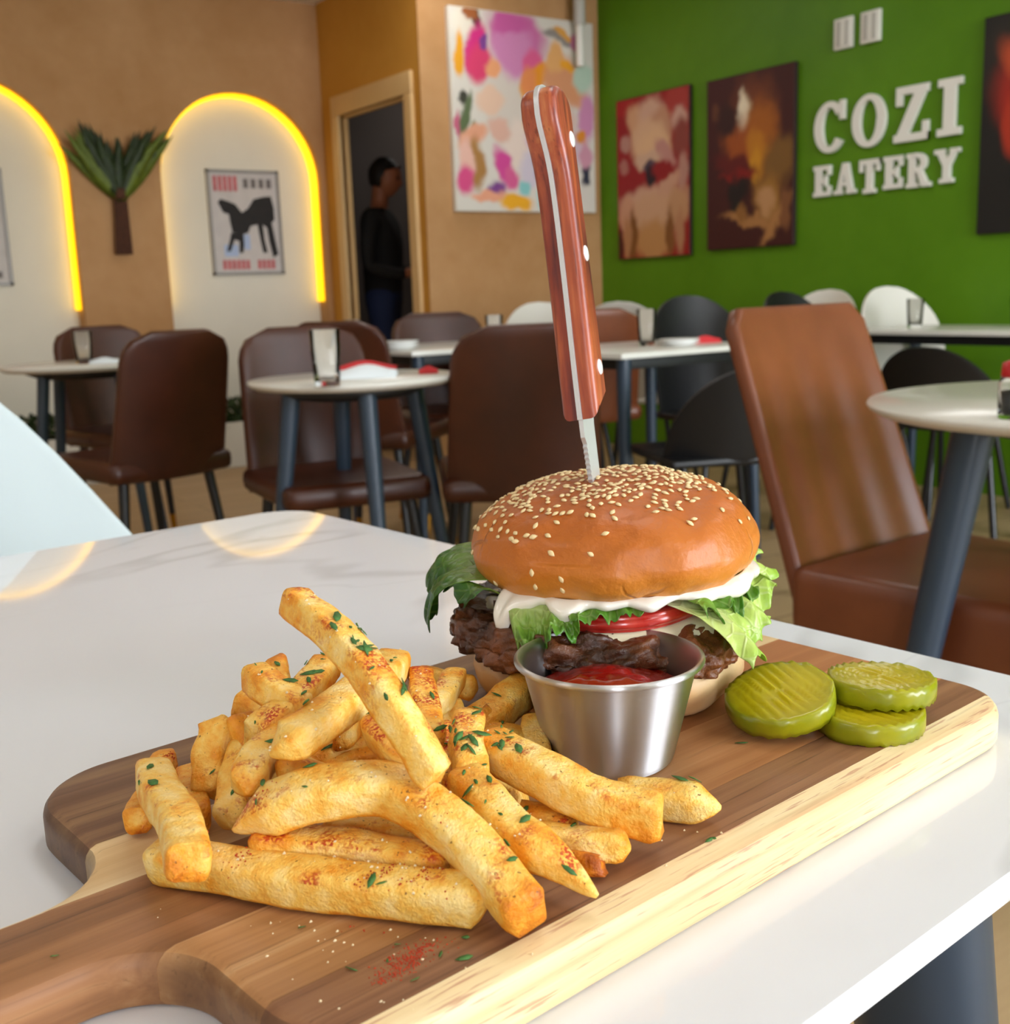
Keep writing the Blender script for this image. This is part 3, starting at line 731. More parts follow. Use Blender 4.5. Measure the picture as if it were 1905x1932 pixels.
# ------------------------------------------------------------------ person standing in the doorway
M_skin = simple('warm skin', 'a8694a', 0.5, sss=0.05)
M_hair = simple('black hair', '0d0a09', 0.6)
M_shirt = simple('black cotton shirt', '0a0a0c', 0.85)
M_jeans = simple('dark blue denim', '15264e', 0.85)
M_shoe = simple('black shoe leather', '0b0b0b', 0.5)
def skin_mesh(name, chains, lv=2):
    """chains: list of [(point, radius)...]; the first point of a later chain may be an index (chain, k) to branch from"""
    vs, rs, es, idx = [], [], [], []
    for ch in chains:
        ids = []
        for it in ch:
            if isinstance(it[0], int): ids.append(idx[it[0]][it[1]]); continue
            vs.append(it[0]); rs.append(it[1]); ids.append(len(vs)-1)
        es += [(ids[k], ids[k+1]) for k in range(len(ids)-1)]; idx.append(ids)
    me = bpy.data.meshes.new(name); me.from_pydata(vs, es, [])
    ob = bpy.data.objects.new(name, me); C.objects.link(ob)
    m = ob.modifiers.new('skin', 'SKIN'); m.use_smooth_shade = True
    for i, r in enumerate(rs): me.skin_vertices[0].data[i].radius = (r, r)
    me.skin_vertices[0].data[0].use_root = True
    s = ob.modifiers.new('sub', 'SUBSURF'); s.levels = lv; s.render_levels = lv
    dg = bpy.context.evaluated_depsgraph_get(); ev = ob.evaluated_get(dg)
    out = bpy.data.meshes.new_from_object(ev); out.name = name
    bpy.data.objects.remove(ob); bpy.data.meshes.remove(me)
    out.polygons.foreach_set('use_smooth', [True]*len(out.polygons)); return out
def head_me():
    bm = bmesh.new(); bmesh.ops.create_uvsphere(bm, u_segments=32, v_segments=24, radius=1.0)
    for v in bm.verts:   # local: face towards +Y, z up; head about 0.23 m tall
        x, y, z = v.co
        w = .074*(1-.20*max(0, -z)**1.5); d = .096*(1-.10*max(0, -z))
        px, py, pz = x*w, y*d+.004, z*.118
        if y > 0:
            py += .016*math.exp(-((x/.20)**2+((z+.18)/.20)**2))+.006*math.exp(-((x/.3)**2+((z+.52)/.10)**2))  # nose, lips
            py -= .010*math.exp(-(((abs(x)-.42)/.18)**2+((z-.08)/.13)**2))                                   # eye sockets
            py += .008*math.exp(-((x/.35)**2+((z+.86)/.2)**2))                                               # chin
        v.co = (px, py, pz)
    return from_bm('head', bm)
def person():
    o = empty('person', (3.64, 6.62, 0), R(-132), 'person in a black shirt and dark jeans standing in the doorway with bent arm', 'person')
    # local frame: faces +Y, height 1.80
    body = [[((0, 0, .96), .135), ((0, .005, 1.10), .135), ((0, .01, 1.28), .155), ((0, .0, 1.42), .125), ((0, .0, 1.50), .062), ((0, .015, 1.60), .055), ((0, .03, 1.66), .07)],
            [(0, 3), ((-.17, -.01, 1.44), .066), ((-.235, -.03, 1.28), .054), ((-.25, -.04, 1.13), .045), ((-.19, .14, 1.10), .038), ((-.13, .26, 1.13), .028)],
            [(0, 3), ((.17, -.01, 1.44), .066), ((.235, -.03, 1.28), .054), ((.25, -.03, 1.13), .045), ((.20, .15, 1.08), .038), ((.13, .27, 1.10), .028)],
            [(0, 0), ((-.09, .0, .86), .098), ((-.10, .02, .50), .066), ((-.10, -.01, .28), .058), ((-.105, -.03, .09), .040)],
            [(0, 0), ((.09, .0, .86), .098), ((.10, .02, .50), .066), ((.10, -.01, .28), .058), ((.105, -.03, .09), .040)]]
    b = link('body', skin_mesh('body', body), M_skin, o)
    me = b.data
    me.materials.append(M_shirt); me.materials.append(M_jeans)
    for p in me.polygons:
        c = p.center
        if c.z < .97 and abs(c.x) < .24: p.material_index = 2
        elif c.z < 1.50 and not (c.y > .20): p.material_index = 1
    h = link('head', head_me(), M_skin, o, (0, .055, 1.685)); h.rotation_euler = (R(-12), 0, 0)
    hb = bmesh.new(); bmesh.ops.create_uvsphere(hb, u_segments=28, v_segments=20, radius=1.0)
    for v in hb.verts:
        x, y, z = v.co; s = 1+.05*fnoise((x, y, z), 3)
        v.co = Vector((x*.083*s, y*.104*s-.012, max(z, -.62 if y < .1 else .30+.5*max(0, y-.3))*.118*s+.012))
    link('hair', from_bm('hair', hb), M_hair, h)
    for sx in (-1, 1):
        ear = lathe_me('ear', [(.004, -.006), (.016, -.003), (.018, .002), (.010, .005)], 14); link('ear', ear, M_skin, h, (sx*.074, -.005, -.008), (0, sx*PI/2, 0))
        ey = bmesh.new(); bmesh.ops.create_uvsphere(ey, u_segments=10, v_segments=8, radius=.011); link('eye', from_bm('eye', ey), M_hair, h, (sx*.031, .082, .010))
    # hands: palm and five bent fingers each
    for sx, base in ((-1, Vector((-.13, .26, 1.13))), (1, Vector((.13, .27, 1.10)))):
        d = Vector((-sx*.45, .85, .05)).normalized(); side = Vector((0, 0, 1)); up = d.cross(side).normalized()
        ch = [[(base, .024), (base+d*.045, (.030)), (base+d*.085, .028)]]
        for q, (off, L) in enumerate(((.030, .062), (.010, .074), (-.010, .070), (-.029, .055))):
            r = base+d*.085+side*off; k = up*(-sx)
            ch.append([(0, 2), (r, .010), (r+d*L*.45+k*.006, .0092), (r+d*L*.75+k*.022, .0085), (r+d*L*.80+k*.040, .0075)])
        r = base+d*.03+side*.028
        ch.append([(0, 1), (r, .012), (r+side*.028+d*.025, .010), (r+side*.034+d*.050, .0085)])
        link('hand', skin_mesh('hand', ch, 1), M_skin, o)
    for sx in (-1, 1):
        bm = bmesh.new(); box_bm(bm, sx*.105-.045, sx*.105+.045, -.09, .18, 0, .09, .035, 3); link('shoe', from_bm('shoe', bm), M_shoe, o)
person()

# ------------------------------------------------------------------ marble dining table
BA, TA = 0.109227, 0.100825
def uv2w(u, v, z, ang): return Vector((u*math.cos(ang)-v*math.sin(ang), u*math.sin(ang)+v*math.cos(ang), z))
def marble():
    t = NT('white veined sintered stone'); v = t.coord(loc=(.31, .12, 0))
    w = t.noise(v, 2.2, 4, .6); 
    mp = t.coord((1.0, 2.6, 1), loc=(.3, .5, 0), rot=(0, 0, .35))
    n1 = t.noise(mp, 1.5, 3, .5, .4); n2 = t.noise(mp, 2.6, 3, .5, .5)
    v1 = t.math('SUBTRACT', 1.0, t.smooth(t.math('ABSOLUTE', t.math('SUBTRACT', n1, .5)), 0.0, .022))
    v2 = t.math('SUBTRACT', 1.0, t.smooth(t.math('ABSOLUTE', t.math('SUBTRACT', n2, .53)), 0.0, .009))
    msk = t.smooth(w, .40, .52)
    f = t.math('ADD', t.math('MULTIPLY', t.math('MULTIPLY', v1, msk), .34), t.math('MULTIPLY', t.math('MULTIPLY', v2, msk), .12), clamp=True)
    base = t.ramp(t.noise(v, 1.1, 3), [(.3, lin('e4e7ef')), (.7, lin('ecedf2'))])
    t.set(color=t.mix(f, base, lin('a7a8ab')), rough=0.035, spec=.5); return t.m
M_marble = marble()
M_edge = simple('white table edge', 'f4f3f0', 0.35)
def dining_table():
    hw, hd, rc = .61, .4035, .042
    c = uv2w(.5490-hw, .1615+hd, 0, TA)
    o = empty('dining_table', c, TA, 'white marble-look table with slate legs carrying the wooden board', 'table')
    vs, n = [], 0
    ring = []
    for cx, cy, a0 in ((hw-rc, hd-rc, 0), (-hw+rc, hd-rc, PI/2), (-hw+rc, -hd+rc, PI), (hw-rc, -hd+rc, 1.5*PI)):
        for k in range(11):
            a = a0+PI/2*k/10; ring.append((cx, cy, math.cos(a), math.sin(a)))
    n = len(ring)
    prof = [(-.022, -.0125), (-.004, -.0115), (-.0005, -.0095), (0, -.007), (0, -.002), (-.0006, -.0006), (-.002, 0)]
    for off, z in prof:
        for cx, cy, dx, dy in ring: vs.append((cx+dx*(rc+off), cy+dy*(rc+off), .75+z))
    fs = [(j*n+k, j*n+(k+1) % n, (j+1)*n+(k+1) % n, (j+1)*n+k) for j in range(len(prof)-1) for k in range(n)]
    fs += [tuple(reversed(range(n))), tuple((len(prof)-1)*n+k for k in range(n))]
    me = mesh('table_top', vs, fs); me.set_sharp_from_angle(angle=.2)
    link('table_top', me, M_marble, o)
    box('under_frame', -hw+.12, hd+.10, -hd+.10, hd-.10, .715, .7375, M_under, o, .004)
    for sx in (-1, 1):
        for sy in (-1, 1):
            link('leg', tube_me('leg', [(sx*(hw-.12), sy*(hd-.085), .737), (sx*(hw-.035), sy*(hd-.035), 0)], [.034, .020], 24), M_blue_leg, o)
dining_table()

# ------------------------------------------------------------------ wooden paddle board, glued up from staves
def wood(name, c_lo, c_mid, c_hi, seed, streak=.5, pink=None, warm=False):
    t = NT(name)
    v = t.coord((2.6, 90, 95), loc=(seed, seed*2.3, seed*.7)); vf = t.coord((9, 330, 330), loc=(seed*3, seed, 0)); vb = t.coord((4, 14, 14), loc=(seed, 0, seed))
    n = t.noise(v, 1.0, 5, .62, .5); nf = t.noise(vf, 1.0, 3, .6); nb = t.noise(vb, 1.0, 3, .5)
    f = t.math('ADD', t.math('MULTIPLY', n, .62), t.math('MULTIPLY', nb, .38))
    col = t.ramp(f, [(.36, lin(c_lo)), (.50, lin(c_mid)), (.63, lin(c_hi))])
    pores = t.math('MULTIPLY', t.smooth(nf, .58, .70), streak)
    dark = tuple(x*.42 for x in lin(c_lo)[:3]) + (1,)
    col = t.mix(pores, col, dark)
    if pink:
        vp_ = t.coord((40, 700, 700), loc=(seed, 3, 1)); np_ = t.noise(vp_, 1.0, 3)
        col = t.mix(t.math('MULTIPLY', t.smooth(np_, .57, .68), .6), col, lin(pink))
    tc = t.n('ShaderNodeTexCoord'); sx = t.n('ShaderNodeSeparateXYZ'); t.l(tc.outputs['Normal'], sx.inputs[0])
    end = t.smooth(t.math('ABSOLUTE', sx.outputs[0]), .45, .95)            # end grain drinks oil and is darker
    col = t.mix(t.math('MULTIPLY', end, .62), col, lin('4a3222'))
    sp_ = t.n('ShaderNodeSeparateXYZ'); t.l(tc.outputs['Object'], sp_.inputs[0])
    if warm: col = t.mix(t.math('MULTIPLY', t.smooth(sp_.outputs[0], -.10, .12), .55), col, t.mix(f, lin('a85a2c'), lin('d8935c')))
    t.bump(nf, .12, .0004)
    t.set(color=col, rough=.46, spec=.35); return t.m
STAVES = [(.2040, .2240, wood('cream sapwood stave', 'd9b183', 'e9cd9c', 'f4e2b8', 3.1, .25, 'b5705a')),
          (.2240, .2480, wood('dark walnut brown stave', '6f472e', '8d6142', 'a97c55', 7.7, .6)),
          (.2480, .2920, wood('warm tan stave', '96663f', 'b48355', 'cba275', 1.3, .5, None, True)),
          (.2920, .3375, wood('reddish brown stave', '7d5436', '9c6c46', 'b68a5e', 5.9, .5, None, True)),
          (.3375, .3700, wood('pale cream stave', 'd0a873', 'dfbd8b', 'edd3a6', 9.2, .3)),
          (.3700, .4500, wood('dark grey brown stave', '5e422f', '775540', '93704f', 4.4, .55))]
U0, V0, ZB, TH = .30, .3265, .75, .018
def arc(cx, cy, r, a0, a1, n=12): return [(cx+r*math.cos(a0+(a1-a0)*k/n), cy+r*math.sin(a0+(a1-a0)*k/n)) for k in range(n+1)]
def board_outline():
    p = []
    p += arc(.479-.030, .212+.030, .030, -PI/2, 0, 14)           # far right corner
    p += arc(.479-.030, .4415-.030, .030, 0, PI/2, 14)           # far left corner
    p += arc(.1228+.036, .4415-.036, .036, PI/2, PI, 16)         # near left corner
    p += [(.1228, .382)] + arc(.1228-.030, .3712, .030, 0, -PI/2, 12)[1:]   # left shoulder sweeps into the handle
    p += [(.06, .3405), (.02, .340)] + arc(-.004, .3195, .0205, PI/2, 1.5*PI, 16) + [(.02, .2992), (.055, .2992)]
    p += arc(.1219-.0275, .2992-.0265, .0270, PI/2, 0, 14)[0:]     # right shoulder
    p += [(.1216, .256)] + arc(.1219+.036, .212+.036, .036, PI, 1.5*PI, 14)
    return p
def board():
    o = empty('cutting_board', uv2w(U0, V0, ZB, BA), BA, 'paddle shaped wooden serving board of glued brown and cream staves', 'cutting board')
    pts = board_outline()
    q = [pts[0]]
    for a in pts[1:]:
        if (Vector(a)-Vector(q[-1])).length > .0012: q.append(a)
    pts = q; n = len(pts)
    nrm = []
    for i in range(n):
        a = Vector(pts[i-1]); b = Vector(pts[(i+1) % n]); t = (b-a).normalized(); nrm.append(Vector((t.y, -t.x)))
    prof = [(.0035, 0), (.0012, .0008), (0, .003), (0, TH-.005), (.0006, TH-.0028), (.0020, TH-.0010), (.0045, TH)]
    vs = []
    for ins, z in prof:
        for i in range(n):
            p = Vector(pts[i])-nrm[i]*ins; vs.append((p.x-U0, p.y-V0, z))
    fs = [(j*n+k, j*n+(k+1) % n, (j+1)*n+(k+1) % n, (j+1)*n+k) for j in range(len(prof)-1) for k in range(n)]
    fs += [tuple(reversed(range(n))), tuple((len(prof)-1)*n+k for k in range(n))]
    me = mesh('b', vs, fs)
    for a, b, m in STAVES:
        bm = bmesh.new(); bm.from_mesh(me)
        for pos, sgn in ((a, -1), (b, 1)):
            r = bmesh.ops.bisect_plane(bm, geom=bm.verts[:]+bm.edges[:]+bm.faces[:], plane_co=(0, pos-V0-sgn*.00006, 0), plane_no=(0, sgn, 0), clear_outer=True, dist=1e-6)
            ed = [e for e in bm.edges if e.is_boundary]
            if ed: bmesh.ops.holes_fill(bm, edges=ed)
        link('stave', from_bm('stave', bm, True, .5), m, o)
    bpy.data.meshes.remove(me)
    return o
BOARD = board()
ZT = ZB+TH

# ------------------------------------------------------------------ burger
BUR = Vector((0.32501, 0.39378, 0.76800))
burger = empty('burger', BUR, R(-34.8), 'tall sesame bun burger with dark patty, lettuce, tomato and white sauce on the board', 'burger')
def round_me(name, prof, seg, seed, amp, freq, lump=0.0, lf=3.0, cx=0.0, cy=0.0, tilt=None, attr=True):
    """lathe profile (r, z) with noise; 'h' holds 0..1 height along the profile"""
    vs, hs = [], []
    for j, (r, z) in enumerate(prof):
        for i in range(seg):
            a = 2*PI*i/seg
            p = Vector((r*math.cos(a), r*math.sin(a), z))
            k = 1+lump*noise.noise(Vector((math.cos(a)*lf*.5, math.sin(a)*lf*.5, z*20+seed)))
            p.x *= k; p.y *= k
            d = amp*noise.fractal(p*freq+Vector((seed, seed, seed)), 1.0, 2.0, 4)
            nn = Vector((math.cos(a)*.8, math.sin(a)*.8, .6 if j > len(prof)/2 else -.3)).normalized()
            p += nn*d*min(1, r/.01)
            vs.append(p+Vector((cx, cy, 0))); hs.append(j/(len(prof)-1))
    if tilt is not None: vs = [tilt @ v for v in vs]
    fs = [(j*seg+i, j*seg+(i+1) % seg, (j+1)*seg+(i+1) % seg, (j+1)*seg+i) for j in range(len(prof)-1) for i in range(seg)]
    fs += [tuple(reversed(range(seg))), tuple((len(prof)-1)*seg+i for i in range(seg))]
    me = mesh(name, vs, fs)
    if attr: fattr(me, 'h', hs)
    return me
def smoothprof(pts, n): return [(max(p.x, 1e-5), p.y) for p in [Vector((q.x, q.y)) for q in catmull([(r, z, 0) for r, z in pts], n)]]
def bun_mat(name, top):
    t = NT(name); v = t.coord(); h = t.attr('h')
    n = t.noise(v, 38, 5, .6); n2 = t.noise(v, 160, 3, .6); nb = t.noise(v, 14, 3)
    hh = t.math('ADD', h, t.math('MULTIPLY', t.math('SUBTRACT', n, .5), .16))
    if top:
        col = t.ramp(hh, [(.10, lin('ead0a4')), (.24, lin('d09550')), (.33, lin('cf822c')), (.48, lin('c06c18')), (.70, lin('b25c12')), (.95, lin('a4500e'))])
        col = t.mix(t.math('MULTIPLY', t.smooth(nb, .5, .7), .35), col, lin('d98a38'))
    else:
        col = t.ramp(hh, [(.05, lin('a86427')), (.30, lin('c88338')), (.52, lin('d99a50')), (.66, lin('eed2a4')), (.85, lin('f4e2c0'))])
        col = t.mix(t.math('MULTIPLY', t.smooth(nb, .42, .62), .6), col, lin('ecd2a2'))
    vo = t.voro(t.coord((1, 1, .6)), 48, 'DISTANCE_TO_EDGE')
    crack = t.math('MULTIPLY', t.math('SUBTRACT', 1.0, t.smooth(vo, 0.0, .045)), t.smooth(nb, .52, .66))
    ht = t.math('SUBTRACT', t.math('ADD', t.math('MULTIPLY', n, .9), t.math('MULTIPLY', n2, .25)), t.math('MULTIPLY', crack, .8 if top else .0))
    t.bump(ht, .75 if top else .4, .0028)
    if top: col = t.mix(t.math('MULTIPLY', crack, .5), col, lin('8a4a18'))
    t.set(color=col, rough=.5 if top else .55, coat=.09 if top else .03, coatr=.16, sss=.06, sssr=(1.0, .45, .2), ssss=.004); return t.m
BB = smoothprof([(.001, 0), (.045, 0), (.056, .002), (.0615, .009), (.0625, .015), (.060, .0195), (.056, .0215), (.03, .022), (.001, .022)], 34)
link('bottom_bun', round_me('bottom_bun', BB, 72, 3.0, .0022, 40, .02), bun_mat('pale bottom bun crust', False), burger)
def patty_mat():
    t = NT('charred ground beef'); v = t.coord(); n = t.noise(v, 60, 6, .7); n2 = t.noise(v, 22, 4, .6); n3 = t.noise(v, 230, 3)
    col = t.ramp(n2, [(.36, lin('1a0d06')), (.48, lin('4a2612')), (.62, lin('7c4624'))])
    col = t.mix(t.math('MULTIPLY', t.smooth(n, .55, .7), .5), col, lin('8a5228'))
    t.bump(t.math('ADD', n, t.math('MULTIPLY', n3, .4)), .8, .003); t.set(color=col, rough=.36, coat=.12, coatr=.2); return t.m
M_patty = patty_mat()
PT = smoothprof([(.001, .020), (.050, .0195), (.0605, .021), (.067, .027), (.0675, .033), (.062, .0395), (.050, .041), (.001, .041)], 70)
ta = Matrix.Rotation(R(2.5), 4, 'Y')
link('patty', round_me('patty', PT, 240, 11.0, .0058, 105, .05, 5, -.0055, -.004, ta), M_patty, burger)
M_cheese = simple('melted white cheese', 'efe6c4', .35, sss=.15, sssr=(1, .8, .5), ssss=.004)
def draped(name, mat, half, rot, z, th, cx, cy, reach=.056, fall=1.1):
    n = 21; vs = []; rm = Matrix.Rotation(rot, 3, 'Z')
    for i in range(n):
        for j in range(n):
            p = rm @ Vector(((i/(n-1)*2-1)*half, (j/(n-1)*2-1)*half, 0)); p += Vector((cx, cy, 0))
            r = p.length; dz = 0
            if r > reach: k = r-reach; s = (reach+k*.35)/r; p.x *= s; p.y *= s; dz = -k*fall
            vs.append((p.x, p.y, z+dz+.0012*noise.noise(Vector((p.x*60, p.y*60, z)))))
    o = link(name, mesh(name, vs, grid_faces(n, n)), mat, burger); solid(o, th, 1); subd(o, 1); return o
draped('cheese_slice', M_cheese, .055, R(33), .0432, .003, .006, -.008, .058, 1.0)
def tomato_mat():
    t = NT('ripe tomato'); h = t.attr('h'); v = t.coord()
    col = t.ramp(t.noise(v, 90, 3), [(.35, lin('b3211a')), (.65, lin('cf4436'))])
    t.set(color=col, rough=.22, coat=.4, coatr=.1, sss=.12, sssr=(1, .3, .2), ssss=.004); return t.m
TM = smoothprof([(.001, 0), (.036, 0), (.0395, .001), (.041, .0035), (.0395, .006), (.036, .0068), (.001, .007)], 18)
tm = Matrix.Translation((.0015, -.0185, .0440)) @ Matrix.Rotation(R(-1.5), 4, 'Y') @ Matrix.Rotation(R(3), 4, 'X')
link('tomato_slice', round_me('tomato_slice', TM, 56, 5.0, .0003, 90, .01, 3, 0, 0, tm), tomato_mat(), burger)
def leaf_mat(name, a, b, c, rough=.36):
    t = NT(name); v = t.coord(); e = t.attr('edge'); n = t.noise(v, 70, 4)
    f = t.math('ADD', t.math('MULTIPLY', e, .75), t.math('MULTIPLY', t.math('SUBTRACT', n, .5), .7), clamp=True)
    col = t.ramp(f, [(.05, lin(a)), (.45, lin(b)), (.85, lin(c))])
    vein = t.math('SUBTRACT', 1.0, t.smooth(t.voro(v, 130, 'DISTANCE_TO_EDGE'), 0, .10))
    col = t.mix(t.math('MULTIPLY', vein, .22), col, lin(a))
    t.bump(t.math('ADD', t.noise(v, 180, 3), t.math('MULTIPLY', vein, .4)), .5, .0015)
    t.set(color=col, rough=rough, coat=.2, coatr=.15)
    tr = t.n('ShaderNodeBsdfTranslucent'); t.l(col, tr.inputs[0]); ms = t.n('ShaderNodeMixShader'); ms.inputs[0].default_value = .28
    t.l(t.p.outputs[0], ms.inputs[1]); t.l(tr.outputs[0], ms.inputs[2]); t.l(ms.outputs[0], t.out.inputs[0]); return t.m
M_let_dark = leaf_mat('dark green lettuce', '8fb04a', '3c6d1c', '1d4412')
M_let_mid = leaf_mat('fresh green lettuce', 'd4e39a', '86b23c', '4c8a22')
M_let_pale = leaf_mat('pale yellow green lettuce', 'f2f4c8', 'd2e67c', 'a0cc3c')
def lettuce(name, mat, A, B, Cc, D, bulge, amp, waves, seed, nu=46, nv=22, curl=0.0, ragged=.16):
    """A-B inner edge, D-C outer edge; frills grow towards the outer edge"""
    A, B, Cc, D = map(Vector, (A, B, Cc, D)); nrm = ((B-A).cross(D-A)).normalized()
    if nrm.z < 0: nrm = -nrm
    vs, ed = [], []
    for i in range(nu):
        u = i/(nu-1)
        rag = 1+ragged*noise.noise(Vector((u*9+seed, seed, 0)))+ragged*.7*noise.noise(Vector((u*26, seed, 3)))
        for j in range(nv):
            v = j/(nv-1); vv = v*rag if v > .2 else v
            p = A.lerp(B, u).lerp(D.lerp(Cc, u), vv)
            p += nrm*(bulge*math.sin(PI*min(1, vv*.9))+amp*vv*vv*math.sin(2*PI*(waves*u+.25*noise.noise(Vector((u*3, v*2, seed)))))+amp*.6*vv*noise.noise(Vector((u*14, v*7, seed))))
            p.z += curl*max(0, vv-.7)**2*8
            vs.append(p); ed.append(vv)
    me = mesh(name, vs, grid_faces(nu, nv)); fattr(me, 'edge', ed)
    o = link(name, me, mat, burger); solid(o, .0006, 0); subd(o, 1); return o
lettuce('lettuce_leaf', M_let_dark, (-.050, -.028, .0585), (-.045, .035, .060), (-.080, .022, .047), (-.078, -.022, .034), .012, .004, 1.6, 2.0, curl=-.006, ragged=.08)['label'] = 'dark green lettuce leaf curling out at the left'
lettuce('lettuce_leaf', M_let_dark, (-.055, -.02, .052), (-.048, -.036, .054), (-.060, -.044, .050), (-.074, -.020, .051), .005, .003, 1.2, 8.0, nu=20, nv=12)
lettuce('lettuce_leaf', M_let_mid, (-.046, -.038, .054), (-.014, -.050, .0535), (-.016, -.066, .0455), (-.041, -.062, .0335), .004, .0055, 2.1, 4.0, ragged=.32)['label'] = 'frilly green lettuce leaf at the front'
lettuce('lettuce_leaf', M_let_mid, (-.024, -.047, .0530), (.012, -.050, .0535), (.012, -.062, .0505), (-.020, -.065, .0480), .002, .0022, 3.2, 6.0, nu=34, nv=14, ragged=.4)
lettuce('lettuce_leaf', M_let_pale, (.016, -.052, .0535), (.056, .018, .056), (.073, -.008, .040), (.052, -.070, .0255), .007, .0055, 2.3, 1.0, ragged=.14)['label'] = 'pale green lettuce leaf hanging out at the right'
lettuce('lettuce_leaf', M_let_mid, (.024, -.048, .0535), (.054, -.010, .055), (.064, -.026, .0475), (.036, -.064, .046), .004, .0045, 3.1, 9.0, nu=34, nv=16, ragged=.35)
lettuce('lettuce_leaf', M_let_pale, (.050, -.012, .056), (.048, .036, .059), (.0715, .030, .056), (.0735, -.010, .048), .004, .0045, 2.1, 12.0, nu=30, nv=16, ragged=.3)
def mayo_mat():
    t = NT('white mayonnaise'); t.set(color=lin('f3eee2'), rough=.22, coat=.5, coatr=.08, sss=.15, sssr=(1, .9, .8), ssss=.003); return t.m
M_mayo = mayo_mat()
MY = smoothprof([(.001, .0510), (.044, .0512), (.0505, .0525), (.0520, .0545), (.048, .0570), (.001, .058)], 16)
tmy = Matrix.Rotation(R(-2.2), 4, 'Y') @ Matrix.Rotation(R(1.5), 4, 'X')
link('mayonnaise', round_me('mayonnaise', MY, 80, 21.0, .0016, 70, .05, 6, .0035, 0, tmy), M_mayo, burger)
def drip_band():
    bumps = [(220, 3.6, .0170), (227, 6, .0040), (246, 5.5, .0065), (262, 7, .0015), (279, 6, .0028), (322, 14, .0052), (346, 9, .0035), (302, 6, .0022)]
    nu, nv, vs = 150, 11, []
    for i in range(nu):
        d = 205+159*i/(nu-1); a = R(d); fade = min(1, i/9, (nu-1-i)/9)
        L = .0011*fade+sum(h*math.exp(-((d-c)/w)**2) for c, w, h in bumps)+.0006*noise.noise(Vector((d*.25, 0, 1)))
        zt = .0578+.0016*math.cos(a)+.0016*math.sin(a)
        for j in range(nv):
            t = j/(nv-1)
            r = .0548+.0035*fade*min(1, L/.004)+.0030*math.sin(PI*min(1, .15+.75*t))**.8+.0075*min(1, L/.012)*min(1, t*1.8)+.0007*noise.noise(Vector((d*.12, t*2, 5)))
            vs.append((.0035+r*math.cos(a), r*math.sin(a), zt-L*t))
    o = link('mayonnaise', mesh('mayonnaise', vs, grid_faces(nu, nv)), M_mayo, burger); solid(o, .0030, 0); subd(o, 1)
drip_band()
# crown of the bun
TB = smoothprof([(.001, .0), (.048, .0005), (.0565, .0015), (.0620, .006), (.0655, .0135), (.0655, .0190), (.0620, .0270), (.0535, .0342), (.040, .0393), (.022, .0420), (.001, .0428)], 54)
bun_tilt = Matrix.Translation((.0035, 0, .0545)) @ Matrix.Rotation(R(-1.6), 4, 'Y') @ Matrix.Rotation(R(1.6), 4, 'X')
TBM = round_me('top_bun', TB, 120, 7.0, .0032, 30, .022, 3, 0, 0, bun_tilt)
top_bun = link('top_bun', TBM, bun_mat('glazed sesame bun crust', True), burger)
M_seed = simple('toasted sesame seed', 'ecd09a', .4, var=.14, scale=90, sss=.05)
def seed_me():
    vs = [(0, -1.0, 0)]; rings = [(-.62, .40), (-.1, .62), (.42, .44)]
    for y, r in rings:
        for k in range(6):
            a = 2*PI*k/6; vs.append((r*math.cos(a), y, r*.55*math.sin(a)))
    vs.append((0, .98, 0)); fs = []
    for k in range(6): fs.append((0, 1+(k+1) % 6, 1+k)); fs.append((19, 13+k, 13+(k+1) % 6))
    for j in range(2):
        for k in range(6): fs.append((1+j*6+k, 1+j*6+(k+1) % 6, 7+j*6+(k+1) % 6, 7+j*6+k))
    return mesh('sesame_seed', [Vector(v)*.00188 for v in vs], fs)
SEED = seed_me(); SEED.materials.append(M_seed)
